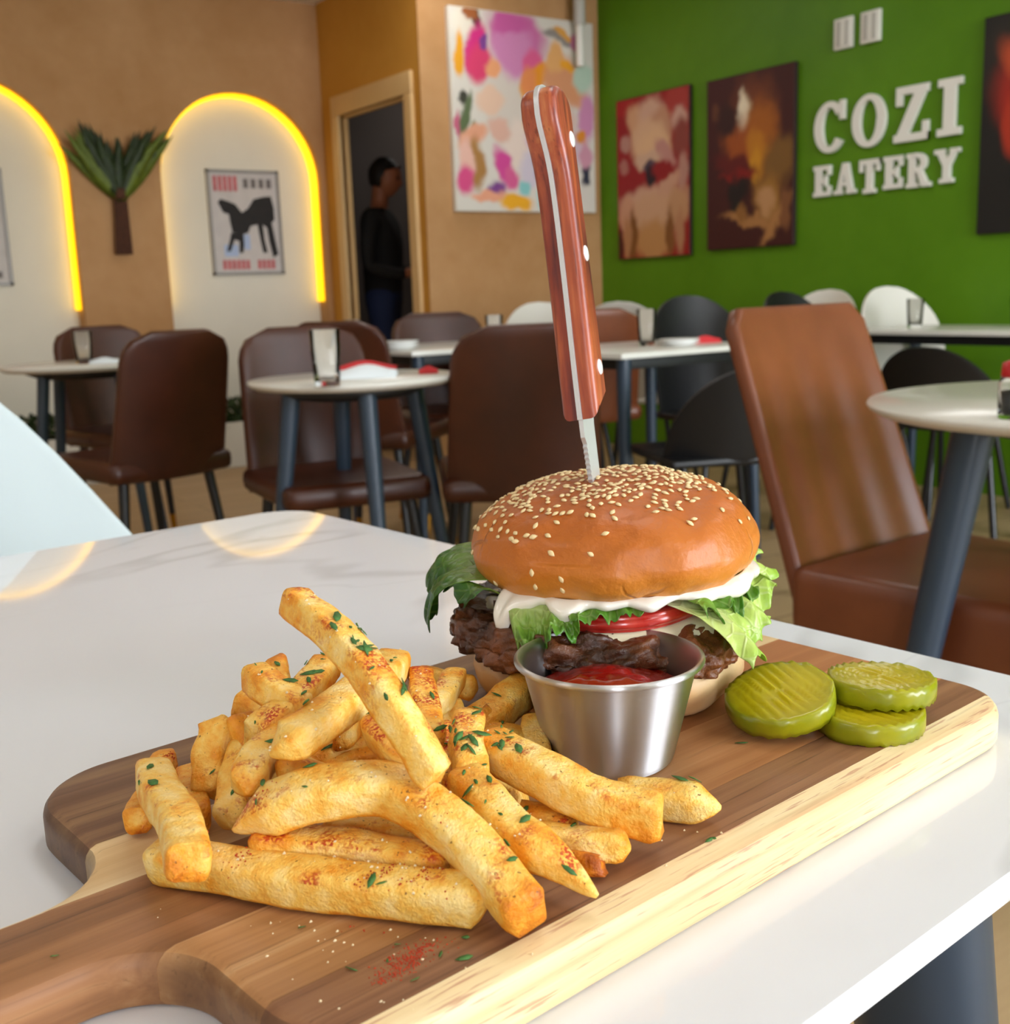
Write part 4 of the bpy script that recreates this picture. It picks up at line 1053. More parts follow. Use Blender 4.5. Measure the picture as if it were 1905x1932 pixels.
def seeds():
    bv = BVHTree.FromPolygons([v.co for v in TBM.vertices], [tuple(p.vertices) for p in TBM.polygons])
    rnd = random.Random(5); placed = []; tries = 0
    while len(placed) < 292 and tries < 20000:
        tries += 1
        r = .064*math.sqrt(rnd.random()); a = 2*PI*rnd.random()
        x, y = r*math.cos(a), r*math.sin(a)
        dens = 1.0 if r < .038 else (.62 if r < .050 else .30)
        if r > .036 and y < 0 and x > -.02: dens *= .55        # the front of the crown carries few
        if x < -.025 and r > .03: dens = max(dens, .8)         # many run down the left side
        if y > .040: dens *= .35
        if rnd.random() > dens: continue
        hit = bv.ray_cast(Vector((x+.0035, y, .2)), Vector((0, 0, -1)))
        if hit[0] is None: continue
        p, nr = hit[0], hit[1]
        if r < .006: continue
        if any((p-q).length < .0024 for q in placed): continue
        placed.append(p)
        ang = rnd.random()*2*PI; t = Vector((math.cos(ang), math.sin(ang), 0)); t = (t-nr*t.dot(nr)).normalized(); b = t.cross(nr)
        tilt = rnd.uniform(-.25, .25)
        m = Matrix((b, t, nr)).transposed().to_4x4(); m.translation = p+nr*.00045
        m = m @ Matrix.Rotation(tilt, 4, 'X'); s = rnd.uniform(.88, 1.12)
        o = bpy.data.objects.new('sesame_seed', SEED); C.objects.link(o); o.parent = top_bun; o.matrix_local = m @ Matrix.Diagonal((s, s, s, 1))
    # the seeds that slid low down the left flank and front
    for k in range(26):
        a = rnd.uniform(.85*PI, 1.42*PI); z = rnd.uniform(.008, .020)
        hit = bv.ray_cast(bun_tilt @ Vector((.12*math.cos(a), .12*math.sin(a), z)), Vector((-math.cos(a), -math.sin(a), 0)))
        if hit[0] is None: continue
        p, nr = hit[0], hit[1]
        if any((p-q).length < .0028 for q in placed): continue
        placed.append(p); up = Vector((0, 0, 1)); t = (up-nr*up.dot(nr)).normalized(); t = Matrix.Rotation(rnd.uniform(-.7, .7), 3, nr) @ t; b = t.cross(nr)
        m = Matrix((b, t, nr)).transposed().to_4x4(); m.translation = p+nr*.0004
        if len(placed) > 298: break
        o = bpy.data.objects.new('sesame_seed', SEED); C.objects.link(o); o.parent = top_bun; o.matrix_local = m
    # past the three hundred: the remaining seeds of the dense crown, joined
    vs, fs = [], []; base = [v.co.copy() for v in SEED.vertices]; pf = [tuple(p.vertices) for p in SEED.polygons]; tries = 0; n_ = 0
    while n_ < 120 and tries < 9000:
        tries += 1
        r = .046*math.sqrt(rnd.random()); a = 2*PI*rnd.random(); hit = bv.ray_cast(Vector((r*math.cos(a)+.002, r*math.sin(a)-.004, .2)), Vector((0, 0, -1)))
        if hit[0] is None or r < .006: continue
        p, nr = hit[0], hit[1]
        if any((p-q).length < .0024 for q in placed): continue
        placed.append(p); n_ += 1; ang = rnd.random()*2*PI; t = Vector((math.cos(ang), math.sin(ang), 0)); t = (t-nr*t.dot(nr)).normalized(); b = t.cross(nr)
        m = Matrix((b, t, nr)).transposed().to_4x4(); m.translation = p+nr*.00045; k = len(vs)
        vs += [m @ v for v in base]; fs += [tuple(i+k for i in f) for f in pf]
    o = link('sesame_seeds', mesh('sesame_seeds', vs, fs), M_seed, top_bun); o['kind'] = 'stuff'
seeds()

# ------------------------------------------------------------------ steak knife standing in the burger
def knife_wood():
    t = NT('red brown laminated handle wood'); v = t.coord((130, 130, 9)); n = t.noise(v, 1.0, 5, .6, .4); n2 = t.noise(t.coord((400, 400, 22)), 1.0, 3)
    nb = t.noise(t.coord((20, 20, 14)), 1.0, 3)
    col = t.ramp(t.math('ADD', t.math('MULTIPLY', n, .65), t.math('MULTIPLY', nb, .35)), [(.36, lin('481620')), (.46, lin('8c3826')), (.56, lin('b05632')), (.68, lin('cb7f4c'))])
    col = t.mix(t.math('MULTIPLY', t.smooth(n2, .58, .7), .5), col, lin('4a1410'))
    t.bump(n2, .15, .0004); t.set(color=col, rough=.38, coat=.2, coatr=.25); return t.m
M_kwood = knife_wood()
def steel_mat(name, sc, rough=.22, base='c9c9cb', metal=1.0):
    t = NT(name); v = t.coord(sc); n = t.noise(v, 1.0, 3, .6)
    t.bump(n, .10, .0003); r = t.math('ADD', t.math('MULTIPLY', n, .16), rough-.08); t.set(color=lin(base), metal=metal, rough=r); return t.m
M_blade = steel_mat('brushed blade steel', (600, 40, 60), .38, 'dcdcde', .55)
M_rivet = simple('satin rivet steel', 'ececee', .4, metal=.25)
def knife():
    o = bpy.data.objects.new('steak_knife', None); C.objects.link(o); o.empty_display_size = .03
    o.matrix_world = Matrix(((0.574765, 0.818018, 0.022160, 0.322369), (-0.805905, 0.561140, 0.188783, 0.396722), (0.141993, -0.126365, 0.981769, 0.858500), (0.000000, 0.000000, 0.000000, 1.000000)))
    tag(o, 'steak knife with red wooden handle stuck upright in the burger bun', 'knife')
    L1, L2 = 0.0334, 0.1498
    za, zb = L1, L1+L2
    def belly(t):  # towards -Y
        return -(.0100+.0012*math.cos(2*PI*t*.9)-.0005+.0085*math.exp(-((t-.90)/.10)**2))
    def spine(t): return .0105-.0012*t
    def outline(ins=0.0, slant=True):
        P = []
        for k in range(29):
            t = k/28*.93; P.append((belly(t)+ins, za+t*L2+(0 if not slant else 0)))
        yb, ys = belly(.93)+ins, spine(.93)-ins; zc = za+.93*L2
        c = (yb+ys)/2; rx = (ys-yb)/2
        for k in range(1, 14):
            a = PI-PI*k/14; P.append((c+rx*math.cos(a), zc+(.07*L2-ins)*math.sin(a)))
        for k in range(20):
            t = .93-(.93-.075)*k/19; P.append((spine(t)-ins, za+t*L2))
        return P
    def plate(name, P, x0, x1, mat, bev=0.0, seg=4):
        bm = bmesh.new(); lo = [bm.verts.new((x0, y, z)) for y, z in P]; hi = [bm.verts.new((x1, y, z)) for y, z in P]; n = len(P)
        bm.faces.new(lo); bm.faces.new(list(reversed(hi)))
        for k in range(n): bm.faces.new((lo[k], lo[(k+1) % n], hi[(k+1) % n], hi[k]))
        bmesh.ops.recalc_face_normals(bm, faces=bm.faces[:])
        if bev:
            es = [e for e in bm.edges if abs(e.verts[0].co.x-e.verts[1].co.x) < 1e-7 and abs(e.verts[0].co.x-(x1 if abs(x1) > abs(x0) else x0)) < 1e-7]
            bmesh.ops.bevel(bm, geom=es, offset=bev, segments=seg, affect='EDGES', profile=.5)
        return link(name, from_bm(name, bm, True, .55), mat, o)
    O = outline(.0006)
    plate('handle_scale', O, .0011, .0085, M_kwood, .0034)['label'] = 'right wooden handle scale with three rivets'
    plate('handle_scale', O, -.0085, -.0011, M_kwood, .0034)
    # full tang and blade in one piece of steel
    T = outline(-.0008, False)
    T = [(y, z) for y, z in T]
    bl = [(spine(0)-.0010, za+.06*L2), (.0072, za-.002), (.0068, 0), (.0050, -.030), (.0005, -.054), (-.0008, -.056)]
    edge = [(-.0036, -.048)]
    nser = 26; z0, z1 = -.040, za-.010
    for k in range(nser):
        f = k/nser; f2 = (k+.5)/nser
        y = lambda q: -.0045-.0052*max(0, min(1, (q*(z1-z0)+z0+.02)/(za+.02)))
        edge += [(y(f), z0+(z1-z0)*f), (y(f2)+.0011, z0+(z1-z0)*f2)]
    edge += [(-.0098, za-.008), (-.0098, za)]
    plate('blade', T+bl+edge, -.0010, .0010, M_blade, 0)
    for f in (.845, .50, .155):
        z = za+f*L2
        r = lathe_me('rivet', [(.0033, -.0089), (.0036, -.0086), (.0036, .0086), (.0033, .0089)], 24)
        link('rivet', r, M_rivet, o, (0, .0020, z), (0, PI/2, 0))
knife()

# ------------------------------------------------------------------ steel sauce cup with ketchup
def cup_mat():
    t = NT('brushed stainless steel'); v = t.coord((14, 14, 900)); n = t.noise(v, 1.0, 3, .6); n2 = t.noise(t.coord(), 60, 3)
    t.bump(n, .10, .0003); t.set(color=lin('cfcecf'), metal=1.0, rough=t.math('ADD', t.math('MULTIPLY', n, .08), .36), aniso=.96); t.p.inputs['Anisotropic Rotation'].default_value = .25
    tg = t.n('ShaderNodeTangent', direction_type='RADIAL', axis='Z'); t.l(tg.outputs[0], t.p.inputs['Tangent']); return t.m
M_cup = cup_mat()
CUP = Vector((0.27047, 0.32693, 0.76800))
cup = empty('sauce_cup', CUP, 0, 'small stainless steel cup of ketchup standing between the fries and the burger', 'cup')
cp = [(.001, .0012), (.0215, .0010), (.0232, .0), (.0245, .0012), (.0252, .003), (.0338, .0385), (.0349, .0402)]
for k in range(9):
    a = -PI*.62+PI*1.25*k/8; cp.append((.0358+.0013*math.cos(a), .0410+.0013*math.sin(a)))
cp += [(.0338, .0400), (.0331, .0375), (.0246, .0035), (.0235, .0022), (.001, .0020)]
me = lathe_me('cup_body', cp, 96); link('cup_body', me, M_cup, cup)
def ketchup():
    t = NT('ketchup'); v = t.coord(); t.bump(t.noise(v, 90, 2), .25, .002)
    t.set(color=lin('8e0f08'), rough=.12, coat=.6, coatr=.05, sss=.08, sssr=(1, .15, .1), ssss=.003)
    pr = smoothprof([(.0288, .0285), (.0275, .0292), (.024, .0300), (.017, .0325), (.009, .0345), (.001, .0350)], 24)
    pr = [(.0238, .0068)]+[(r, z) for r, z in pr]
    me = round_me('ketchup', pr, 64, 2.0, .0011, 90, 0.0)
    o = link('ketchup', me, t.m, None, CUP); tag(o, 'mound of glossy red ketchup inside the steel cup', 'sauce')
ketchup()

# ------------------------------------------------------------------ crinkle cut pickles
def pickle_mat():
    t = NT('yellow green pickle flesh'); v = t.coord(rnd=True); h = t.attr('h'); n = t.noise(v, 60, 4)
    col = t.ramp(t.math('ADD', t.math('MULTIPLY', h, .8), t.math('MULTIPLY', t.math('SUBTRACT', n, .5), .5)), [(.1, lin('bfae14')), (.6, lin('aaa010')), (.9, lin('7f8812'))])
    t.bump(n, .2, .001); t.set(color=col, rough=.3, coat=.25, coatr=.12, sss=.35, sssr=(1, .8, .15), ssss=.006, spec=.35); return t.m
M_pickle = pickle_mat()
def pickle(label, loc, tilt, rz, r=.0225, th=.0085, seed=0.0):
    seg, rings = 64, 12; vs, hs = [], []
    def put(rr, a, top):
        x, y = rr*math.cos(a), rr*math.sin(a)*.94
        k = 1+.05*noise.noise(Vector((math.cos(a)*1.5, math.sin(a)*1.5, seed))); x *= k; y *= k
        w = .00065*math.sin(x*1500+seed)
        return Vector((x, y, (th/2 if top else -th/2)+w))
    rad = [.02+.98*i/rings for i in range(rings+1)]
    for f in rad:
        for i in range(seg): vs.append(put(r*f, 2*PI*i/seg, True)); hs.append(f**3)
    b = len(rad)
    for s_ in (.66, .33):
        for i in range(seg):
            a = 2*PI*i/seg; p = put(r*1.02, a, True); q = put(r*1.02, a, False); vs.append(q.lerp(p, s_)); hs.append(1)
    for f in reversed(rad):
        for i in range(seg): vs.append(put(r*f, 2*PI*i/seg, False)); hs.append(f**3)
    nr = len(vs)//seg
    fs = [(j*seg+i, (j+1)*seg+i, (j+1)*seg+(i+1) % seg, j*seg+(i+1) % seg) for j in range(nr-1) for i in range(seg)]
    fs += [tuple(range(seg)), tuple(reversed([(nr-1)*seg+i for i in range(seg)]))]
    me = mesh('pickle_slice', vs, fs); fattr(me, 'h', hs)
    o = link('pickle_slice', me, M_pickle, None, loc)
    o.rotation_euler = (Matrix.Rotation(rz, 3, 'Z') @ Matrix.Rotation(tilt[0], 3, 'X') @ Matrix.Rotation(tilt[1], 3, 'Y')).to_euler()
    return tag(o, label, 'pickle', 'crinkle cut pickle slices')
PR = R(-34.8)
for lab, loc, tl, spin, sd in [('lowest crinkle cut pickle slice, flat on the board under another slice', (0.37224, 0.28241, 0.77250), (0.000, 0.000), 0.7, 1.0),
    ('bright crinkle cut pickle slice lying on top of the lowest one, at the right', (0.38669, 0.28793, 0.78120), (-0.050, 0.030), 0.5, 2.0),
    ('large front crinkle cut pickle slice leaning on the other two, nearest the cup', (0.34424, 0.30546, 0.78050), (0.220, -0.160), 0.35, 3.0)]:
    m = Matrix.Rotation(PR, 3, 'Z') @ Matrix.Rotation(tl[0], 3, 'X') @ Matrix.Rotation(tl[1], 3, 'Y') @ Matrix.Rotation(spin, 3, 'Z')
    o = pickle(lab, loc, (0, 0), 0, seed=sd); o.rotation_euler = m.to_euler()

# ------------------------------------------------------------------ seasoned french fries
def fry_mat():
    t = NT('golden fried potato with paprika'); v = t.coord(rnd=True)
    cr, pa = t.attr('crust'), t.attr('pap')
    n = t.noise(v, 55, 5, .6); n2 = t.noise(v, 260, 3, .6); n3 = t.noise(v, 900, 2, .5)
    f = t.math('ADD', t.math('MULTIPLY', cr, .85), t.math('ADD', t.math('MULTIPLY', t.math('SUBTRACT', n, .46), 1.5), t.math('MULTIPLY', t.math('SUBTRACT', t.noise(v, 150, 3, .6), .5), .9)), clamp=True)
    col = t.ramp(f, [(.0, lin('f8d88c')), (.25, lin('f4c35c')), (.5, lin('ea9d2c')), (.82, lin('d67c12')), (1.0, lin('a9540f'))])
    geo = t.n('ShaderNodeNewGeometry'); sp = t.n('ShaderNodeSeparateXYZ'); t.l(geo.outputs['True Normal'], sp.inputs[0])
    up = t.smooth(sp.outputs[2], -.1, .6)
    big = t.noise(t.coord(rnd=True, loc=(5, 2, 1)), 62, 4, .65)
    lo = t.math('SUBTRACT', .64, t.math('MULTIPLY', pa, .19))
    pm = t.math('MULTIPLY', t.math('SUBTRACT', big, lo), 9.0, clamp=True)
    grain = t.smooth(n3, .40, .56)
    pm = t.math('MULTIPLY', t.math('MULTIPLY', pm, grain), t.math('MULTIPLY', up, .95))
    col = t.mix(pm, col, lin('b8360a'))
    sk = t.math('MULTIPLY', t.smooth(t.noise(t.coord(rnd=True, loc=(1, 7, 3)), 620, 2), .68, .72), t.math('MULTIPLY', up, .8))
    col = t.mix(sk, col, lin('6a3a10'))
    t.bump(t.math('ADD', t.math('MULTIPLY', n2, .7), t.math('MULTIPLY', n3, .5)), .85, .0013)
    t.set(color=col, rough=.5, spec=.4, sss=.12, sssr=(1.0, .6, .2), ssss=.005); return t.m
M_fry = fry_mat()
FRY_BVH = []
def fry(label, pts, w, th, pap, brown, tip, seed):
    """pts are world positions of the axis; w and th its width and thickness; tip = (blunt or pointed start, end)"""
    Lg = sum((Vector(pts[i+1])-Vector(pts[i])).length for i in range(len(pts)-1))
    n = max(14, int(Lg/.0022)); seg = 16
    ax = catmull(pts, n); base = Vector(pts[len(pts)//2]); base.z = min(p.z for p in ax)-th/2
    roll = random.Random(seed).uniform(-.28, .28)
    vs, cr, pv = [], [], []
    for i, p in enumerate(ax):
        t = (ax[min(i+1, n)]-ax[max(i-1, 0)]).normalized()
        s = t.cross(Vector((0, 0, 1)));  s = s.normalized() if s.length > .15 else t.cross(Vector((.6, .8, 0))).normalized()
        u = s.cross(t).normalized(); s, u = s*math.cos(roll)+u*math.sin(roll), u*math.cos(roll)-s*math.sin(roll)
        f = i/n; k = 1.0
        d0, d1 = f*Lg, (1-f)*Lg
        for d, tp in ((d0, tip[0]), (d1, tip[1])):
            if tp > 0: k *= min(1, .12+.88*(d/(tp))**.8) if d < tp else 1
            else: k *= min(1, .80+.20*math.sqrt(min(1, d/.0025)))
        k *= 1+.07*noise.noise(Vector((f*4, seed, 0)))
        sk = .0016*noise.noise(Vector((f*3, seed, 5)))
        for q in range(seg):
            a = 2*PI*(q+.5)/seg; cs, sn = math.cos(a), math.sin(a)
            e = .42
            x = math.copysign(abs(cs)**e, cs); y = math.copysign(abs(sn)**e, sn)
            co = abs(x*y)
            pnt = p+s*(x*w/2*k+sk)+u*(y*th/2*k)
            if tip[0] <= 0 and i == 0: pnt += t*(.0022*noise.noise(Vector((x, y, seed)))+.0012*x)
            if tip[1] <= 0 and i == n: pnt += t*(.0022*noise.noise(Vector((x, y, seed+3)))-.0015*y)
            dn = .00035*noise.noise(pnt*240+Vector((seed, 0, 0)))+.00055*noise.noise(pnt*90+Vector((0, seed, 0)))
            pnt += (s*x+u*y).normalized()*dn
            endc = max(0, 1-d0/.010)*brown[0]+max(0, 1-d1/.010)*brown[1]
            vs.append(pnt-base); cr.append(min(1.3, .10+.30*co**1.5+(.20 if sn < -.2 else 0)+endc+brown[2])); pv.append(pap)
    fs = [(j*seg+(q+1) % seg, j*seg+q, (j+1)*seg+q, (j+1)*seg+(q+1) % seg) for j in range(n) for q in range(seg)]
    k0 = len(vs)
    vs += [sum((vs[q] for q in range(seg)), Vector())/seg, sum((vs[n*seg+q] for q in range(seg)), Vector())/seg]
    cr += [.25+brown[0], .25+brown[1]]; pv += [pap, pap]
    fs += [(k0, q, (q+1) % seg) for q in range(seg)] + [(k0+1, n*seg+(q+1) % seg, n*seg+q) for q in range(seg)]
    bm = bmesh.new(); me = mesh('french_fry', vs, fs); fattr(me, 'crust', cr); fattr(me, 'pap', pv); bm.free()
    o = link('french_fry', me, M_fry, None, base); tag(o, label, 'french fry', 'french fries piled on the board')
    nv = len(FRY_BVH)
    FRY_BVH.append(([v+base for v in vs], fs))
    return o
FRIES = [
    ('long thick fry along the front of the pile, pale and blunt', [(0.09351, 0.34929, 0.77500), (0.10917, 0.32222, 0.77600), (0.13437, 0.28839, 0.77600), (0.16448, 0.25466, 0.77600)], 0.0132, 0.0130, 0.45, (0, 0.1, 0), (0.008, 0.004)),
    ('blunt fry leaning at the left front across the long front fry', [(0.10928, 0.38992, 0.78600), (0.09968, 0.33515, 0.79000), (0.09313, 0.30204, 0.79100)], 0.0132, 0.0110, 0.6, (0.1, 0.25, 0), (0, 0)),
    ('small dark golden fry under the leaning fry at the far left', [(0.12609, 0.42559, 0.77400), (0.11039, 0.39512, 0.77400), (0.09867, 0.37648, 0.77400)], 0.0095, 0.0090, 0.2, (0.2, 0.3, 0.25), (0, 0)),
    ('short golden fry stub behind the leaning fry at the left', [(0.12645, 0.40467, 0.77400), (0.12173, 0.38317, 0.77500), (0.11493, 0.36340, 0.77400)], 0.0100, 0.0100, 0.2, (0.2, 0.2, 0.3), (0, 0)),
    ('upright fry at the left back of the pile with a square lower end', [(0.13436, 0.38914, 0.79800), (0.12904, 0.38106, 0.78800), (0.12487, 0.37511, 0.77700)], 0.0120, 0.0110, 0.4, (0.0, -0.05, 0.12), (0, 0)),
    ('pale fry standing between the upright left fry and the curved yellow fry', [(0.14146, 0.37739, 0.79200), (0.13022, 0.36248, 0.78200), (0.12376, 0.34869, 0.77500)], 0.0120, 0.0100, 0.5, (0.1, 0.1, 0.0), (0, 0.006)),
    ('short fry at the top left of the pile with a reddish tip', [(0.14701, 0.38755, 0.81400), (0.14981, 0.37295, 0.81200), (0.15669, 0.35728, 0.80600)], 0.0110, 0.0110, 0.75, (0.3, 0.1, 0.05), (0.004, 0)),
    ('bright tapered fry sloping down left beneath the highest fry', [(0.20809, 0.38221, 0.80800), (0.17537, 0.34765, 0.81300), (0.15223, 0.33008, 0.81400), (0.13727, 0.32278, 0.81200), (0.12835, 0.32473, 0.80800)], 0.0135, 0.0115, 0.45, (0.3, 0.1, 0), (0.003, 0.022)),
    ('curved yellow fry whose rounded end hangs at the left of the pile', [(0.17099, 0.37454, 0.80200), (0.14955, 0.35809, 0.80100), (0.13285, 0.34501, 0.79800), (0.12287, 0.33267, 0.79300)], 0.0120, 0.0110, 0.45, (0.1, 0.25, 0.0), (0, 0.008)),
    ('highest fry, long and straight, rising to the left above all others', [(0.15373, 0.35675, 0.84800), (0.15580, 0.32581, 0.84000), (0.15829, 0.29810, 0.82600), (0.16420, 0.28224, 0.80400)], 0.0114, 0.0110, 0.75, (0.15, 0.05, 0), (0, 0)),
    ('paprika dusted fry sloping left below the top left stub', [(0.17895, 0.38393, 0.81200), (0.15612, 0.36464, 0.80800), (0.13664, 0.35810, 0.80100)], 0.0115, 0.0100, 0.75, (0.15, 0.0, 0.1), (0, 0)),
    ('dark tipped fry end peeking out behind the top left stub', [(0.17217, 0.42093, 0.80400), (0.16527, 0.40173, 0.80000)], 0.0090, 0.0090, 0.2, (0.4, 0, 0.1), (0, 0)),
    ('greenish yellow fry end below the top left stub', [(0.14868, 0.40186, 0.80000), (0.15263, 0.39244, 0.79600), (0.15453, 0.37305, 0.79200)], 0.0115, 0.0120, 0.4, (0.0, 0.0, 0.15), (0, 0)),
    ('paprika dusted fry leaning behind the pale fry at the left', [(0.14166, 0.38579, 0.79800), (0.14207, 0.37688, 0.79200), (0.14473, 0.36198, 0.78200)], 0.0125, 0.0110, 0.85, (0.1, 0, 0.12), (0, 0)),
    ('short square fry end poking out below the bright tapered fry', [(0.18244, 0.36283, 0.79800), (0.17603, 0.36097, 0.79600), (0.16703, 0.35189, 0.79500)], 0.0085, 0.0100, 0.4, (0.1, 0.05, 0.1), (0, 0)),
    ('short blunt fry with heavy paprika left of the lower end of the highest fry', [(0.16641, 0.32283, 0.81000), (0.16322, 0.30649, 0.80800), (0.16611, 0.30088, 0.80200)], 0.0120, 0.0110, 0.95, (0.1, -0.05, 0), (0.0, 0.005)),
    ('upright orange fry with heavy paprika at the middle of the pile', [(0.20198, 0.32347, 0.80200), (0.19282, 0.30894, 0.79800), (0.18665, 0.29745, 0.79000)], 0.0115, 0.0110, 1.0, (0.15, 0.1, 0.12), (0, 0)),
    ('long fry tapering to a sharp point at the front right of the pile', [(0.18490, 0.30171, 0.79200), (0.18251, 0.27462, 0.78800), (0.18685, 0.25456, 0.78200), (0.19307, 0.24031, 0.77400)], 0.0130, 0.0120, 0.35, (0.2, 0.1, 0.05), (0, 0.03)),
    ('large curved fry arching across the front with a browned end', [(0.11489, 0.32580, 0.78600), (0.12703, 0.31499, 0.79500), (0.14256, 0.30506, 0.79900), (0.15724, 0.29591, 0.79800), (0.16440, 0.27509, 0.79100), (0.16697, 0.25788, 0.78300), (0.16829, 0.24150, 0.77600)], 0.0145, 0.0135, 0.5, (0.0, 0.75, 0), (0.015, 0.0)),
    ('long thick fry reaching right in front of the steel cup', [(0.20517, 0.31595, 0.79400), (0.20896, 0.28929, 0.79100), (0.21912, 0.26845, 0.78500), (0.23086, 0.25392, 0.78100)], 0.0140, 0.0135, 0.4, (0.1, 0.25, 0.0), (0, 0)),
    ('pale fry lying flat on the board at the right end, in front of the cup', [(0.24047, 0.28573, 0.77500), (0.25249, 0.27166, 0.77500), (0.26108, 0.25733, 0.77500)], 0.0125, 0.0120, 0.1, (0.0, 0.15, 0), (0, 0.01)),
    ('pale fry low on the board under the long right fry', [(0.19289, 0.28582, 0.77600), (0.20627, 0.26923, 0.77500), (0.21855, 0.25489, 0.77500)], 0.0115, 0.0100, 0.25, (0.1, 0.25, 0), (0, 0.003)),
    ('small crisp orange fry bit under the low pale fry', [(0.19971, 0.26921, 0.77200), (0.20748, 0.25609, 0.77200)], 0.0070, 0.0070, 0.1, (0.3, 0.5, 0.3), (0, 0)),
    ('thin pale fry under the arch of the large curved fry', [(0.14110, 0.32006, 0.78000), (0.15402, 0.30781, 0.78000), (0.16573, 0.29083, 0.77900)], 0.0095, 0.0090, 0.5, (0.1, 0, 0.0), (0.006, 0)),
    ('paprika dusted fry lying low behind the long front fry', [(0.11866, 0.32283, 0.78200), (0.13922, 0.30090, 0.78100), (0.16388, 0.27585, 0.77900)], 0.0125, 0.0110, 0.85, (0.45, 0.1, 0.0), (0.004, 0)),
    ('stubby fry with an orange rounded end above the large curved fry', [(0.13617, 0.33947, 0.79800), (0.14576, 0.33187, 0.79300), (0.16230, 0.32633, 0.78600)], 0.0120, 0.0105, 0.4, (0.45, 0, 0.05), (0.006, 0)),
    ('deep golden fry in the shade under the bright tapered fry', [(0.14849, 0.36075, 0.78500), (0.16415, 0.35829, 0.78700), (0.17980, 0.35495, 0.78800)], 0.0095, 0.0090, 0.2, (0, 0, 0.2), (0, 0)),
    ('fry lying deep in the pile below the square fry end', [(0.15827, 0.35558, 0.78200), (0.17389, 0.35252, 0.78400), (0.19326, 0.34352, 0.78500)], 0.0110, 0.0110, 0.3, (0, 0, 0.2), (0, 0)),
    ('upright fry covered in paprika just right of the highest fry', [(0.21151, 0.37018, 0.80400), (0.20140, 0.35208, 0.79900), (0.19145, 0.32853, 0.79400)], 0.0105, 0.0100, 1.0, (0.2, 0, 0.15), (0, 0)),
    ('thin pale fry with a narrow tip at the back of the pile', [(0.23567, 0.37907, 0.79800), (0.21674, 0.36266, 0.79700), (0.19932, 0.34897, 0.79500)], 0.0095, 0.0090, 0.6, (0.15, 0, 0.0), (0.008, 0)),
    ('yellow fry end at the back of the pile nearest the burger', [(0.25208, 0.39317, 0.78200), (0.24213, 0.39944, 0.78500), (0.22973, 0.40955, 0.78800)], 0.0115, 0.0110, 0.3, (0.0, 0.1, 0.1), (0.003, 0)),
    ('small yellow fry stub in the middle of the back row', [(0.22257, 0.36081, 0.79000), (0.21618, 0.36253, 0.78800), (0.20688, 0.36249, 0.78600)], 0.0100, 0.0100, 0.4, (0.0, 0, 0.1), (0, 0)),
    ('broad golden fry leaning behind the left side of the cup', [(0.26506, 0.37261, 0.78700), (0.24853, 0.36475, 0.78500), (0.22893, 0.35898, 0.78100)], 0.0150, 0.0120, 0.35, (0.1, 0, 0.15), (0, 0)),
    ('pale fry standing against the lower left of the steel cup', [(0.25227, 0.35096, 0.78200), (0.24190, 0.33840, 0.77900), (0.23773, 0.32951, 0.77500)], 0.0110, 0.0090, 0.2, (0.1, 0, 0.0), (0.003, 0)),
    ('browned fry stub left of the broad golden fry', [(0.23114, 0.36121, 0.78600), (0.23062, 0.35577, 0.78200), (0.23037, 0.34941, 0.77700)], 0.0095, 0.0090, 0.4, (0.2, 0, 0.35), (0, 0)),
    ('herb dusted fry low between the cup and the upright orange fry', [(0.22196, 0.34657, 0.78100), (0.23426, 0.34473, 0.77900), (0.24237, 0.33850, 0.77600)], 0.0120, 0.0100, 0.75, (0.1, 0, 0.15), (0, 0)),
    ('pale fry bit low under the long right fry, near its middle', [(0.20282, 0.31629, 0.77700), (0.21008, 0.31371, 0.77500), (0.21415, 0.30652, 0.77400)], 0.0095, 0.0090, 0.2, (0.1, 0, 0.05), (0, 0)),
    ('herb speckled fry low beside the long pointed fry', [(0.20246, 0.29319, 0.77700), (0.20734, 0.28486, 0.77600), (0.21238, 0.27560, 0.77500)], 0.0100, 0.0095, 0.6, (0.1, 0, 0.1), (0, 0)),
    ('orange fry showing between the highest fry and the bright tapered fry', [(0.18815, 0.38263, 0.79600), (0.18928, 0.36532, 0.79600), (0.19282, 0.35356, 0.79400)], 0.0110, 0.0100, 0.4, (0, 0, 0.2), (0, 0)),
    ('paprika covered fry deep in the middle gap right of the highest fry', [(0.20348, 0.34412, 0.79000), (0.19705, 0.32816, 0.78700), (0.18831, 0.30969, 0.78400)], 0.0100, 0.0100, 1.0, (0, 0, 0.2), (0, 0))]
for k, (lab, pts, w, th, pap, brown, tip) in enumerate(FRIES): fry(lab, pts, w, th, pap, brown, tip, k*3.3+1)

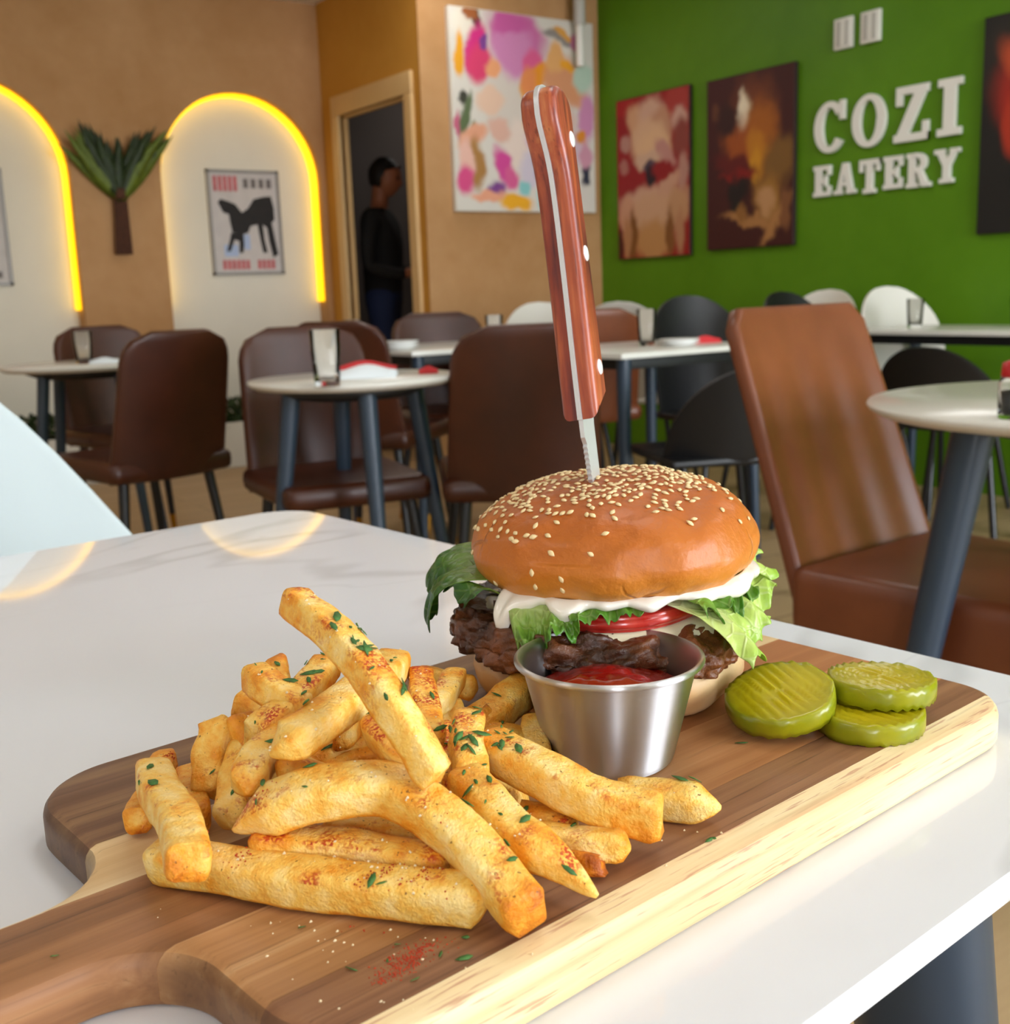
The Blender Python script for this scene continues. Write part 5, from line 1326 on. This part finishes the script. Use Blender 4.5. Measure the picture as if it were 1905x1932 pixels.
# herbs, paprika and crumbs strewn over the fries and the board
V_, F_ = [], []
for vv, ff in FRY_BVH:
    k = len(V_); V_ += vv; F_ += [tuple(i+k for i in f) for f in ff]
k = len(V_); qs = [uv2w(u, v, ZT, BA) for u, v in ((.0, .2), (.5, .2), (.5, .45), (.0, .45))]; V_ += qs; F_.append((k, k+1, k+2, k+3))
PILE = BVHTree.FromPolygons(V_, F_)
def strew(rnd, u, v):
    p = uv2w(u, v, 1.2, BA); h = PILE.ray_cast(p, Vector((0, 0, -1))); return (h[0], h[1] if h[1].z > 0 else -h[1]) if h[0] is not None else (None, None)
M_herb = simple('dried green parsley', '3f6a2c', .7, var=.35, scale=300)
M_pap = simple('red paprika powder', 'b23a14', .8, var=.25, scale=300)
M_salt = simple('pale salt and crumb grains', 'ead6ae', .5)
def flakes():
    rnd = random.Random(3); vs, fs = [], []
    spots = [(rnd.gauss(.214, .034), rnd.gauss(.315, .038)) for _ in range(120)] + [(rnd.gauss(.206, .010), rnd.gauss(.296, .010)) for _ in range(34)] + [(rnd.gauss(.222, .016), rnd.gauss(.288, .014)) for _ in range(46)]
    spots += [(rnd.uniform(.14, .24), rnd.uniform(.222, .25)) for _ in range(9)] + [(rnd.uniform(.35, .39), rnd.uniform(.255, .29)) for _ in range(4)]
    for u, v in spots:
        p, nr = strew(rnd, u, v)
        if p is None: continue
        a = rnd.random()*2*PI; t = Vector((math.cos(a), math.sin(a), rnd.uniform(-.3, .3))); t = (t-nr*t.dot(nr)).normalized(); b = nr.cross(t)
        L = rnd.choice([.0012, .0018, .0026, .0034])*rnd.uniform(.7, 1.1); w = L*rnd.uniform(.22, .42); n = len(vs); q = p+nr*.0004
        vs += [q-t*L, q-t*L*.3+b*w+nr*.0003, q+t*L*.5+b*w*.8+nr*.0006, q+t*L+nr*.0003, q+t*L*.4-b*w, q-t*L*.4-b*w*.8]; fs.append(tuple(range(n, n+6)))
    o = link('parsley_flakes', mesh('parsley_flakes', vs, fs), M_herb); solid(o, .0002, 1)
    tag(o, 'green parsley flakes strewn over the fries and board', 'herbs', kind='stuff')
flakes()
def grains(name, label, cat, mat, spots, s0, s1, seed):
    rnd = random.Random(seed); vs, fs = [], []
    for u, v in spots:
        p, nr = strew(rnd, u, v)
        if p is None: continue
        s = rnd.uniform(s0, s1); n = len(vs); p = p+nr*s*.3
        for d in ((1, 0, 0), (-1, 0, 0), (0, 1, 0), (0, -1, 0), (0, 0, 1), (0, 0, -1)):
            vs.append(p+Vector(d)*s*rnd.uniform(.6, 1.2))
        fs += [(n, n+2, n+4), (n+2, n+1, n+4), (n+1, n+3, n+4), (n+3, n, n+4), (n+2, n, n+5), (n+1, n+2, n+5), (n+3, n+1, n+5), (n, n+3, n+5)]
    o = link(name, mesh(name, vs, fs, False), mat); tag(o, label, cat, kind='stuff')
rp = random.Random(9)
sp = []
for cu, cv, s, n in ((.166, .2395, .0035, 200), (.159, .236, .003, 140), (.180, .252, .0035, 60), (.1715, .4005, .002, 90), (.148, .300, .003, 40), (.170, .262, .003, 60)):
    sp += [(rp.gauss(cu, s*1.5), rp.gauss(cv, s*.6)) for _ in range(n)]
grains('paprika_specks', 'red paprika specks scattered on the bare wood of the board', 'spice', M_pap, sp, .0002, .00045, 4)
sp = [(rp.uniform(.13, .30), rp.uniform(.22, .30)) for _ in range(60)] + [(rp.gauss(.172, .014), rp.gauss(.262, .012)) for _ in range(50)] + [(rp.gauss(.21, .03), rp.gauss(.31, .035)) for _ in range(160)]
grains('salt_crumbs', 'tiny pale salt grains and crumbs on the fries and board', 'crumbs', M_salt, sp, .0002, .0007, 6)
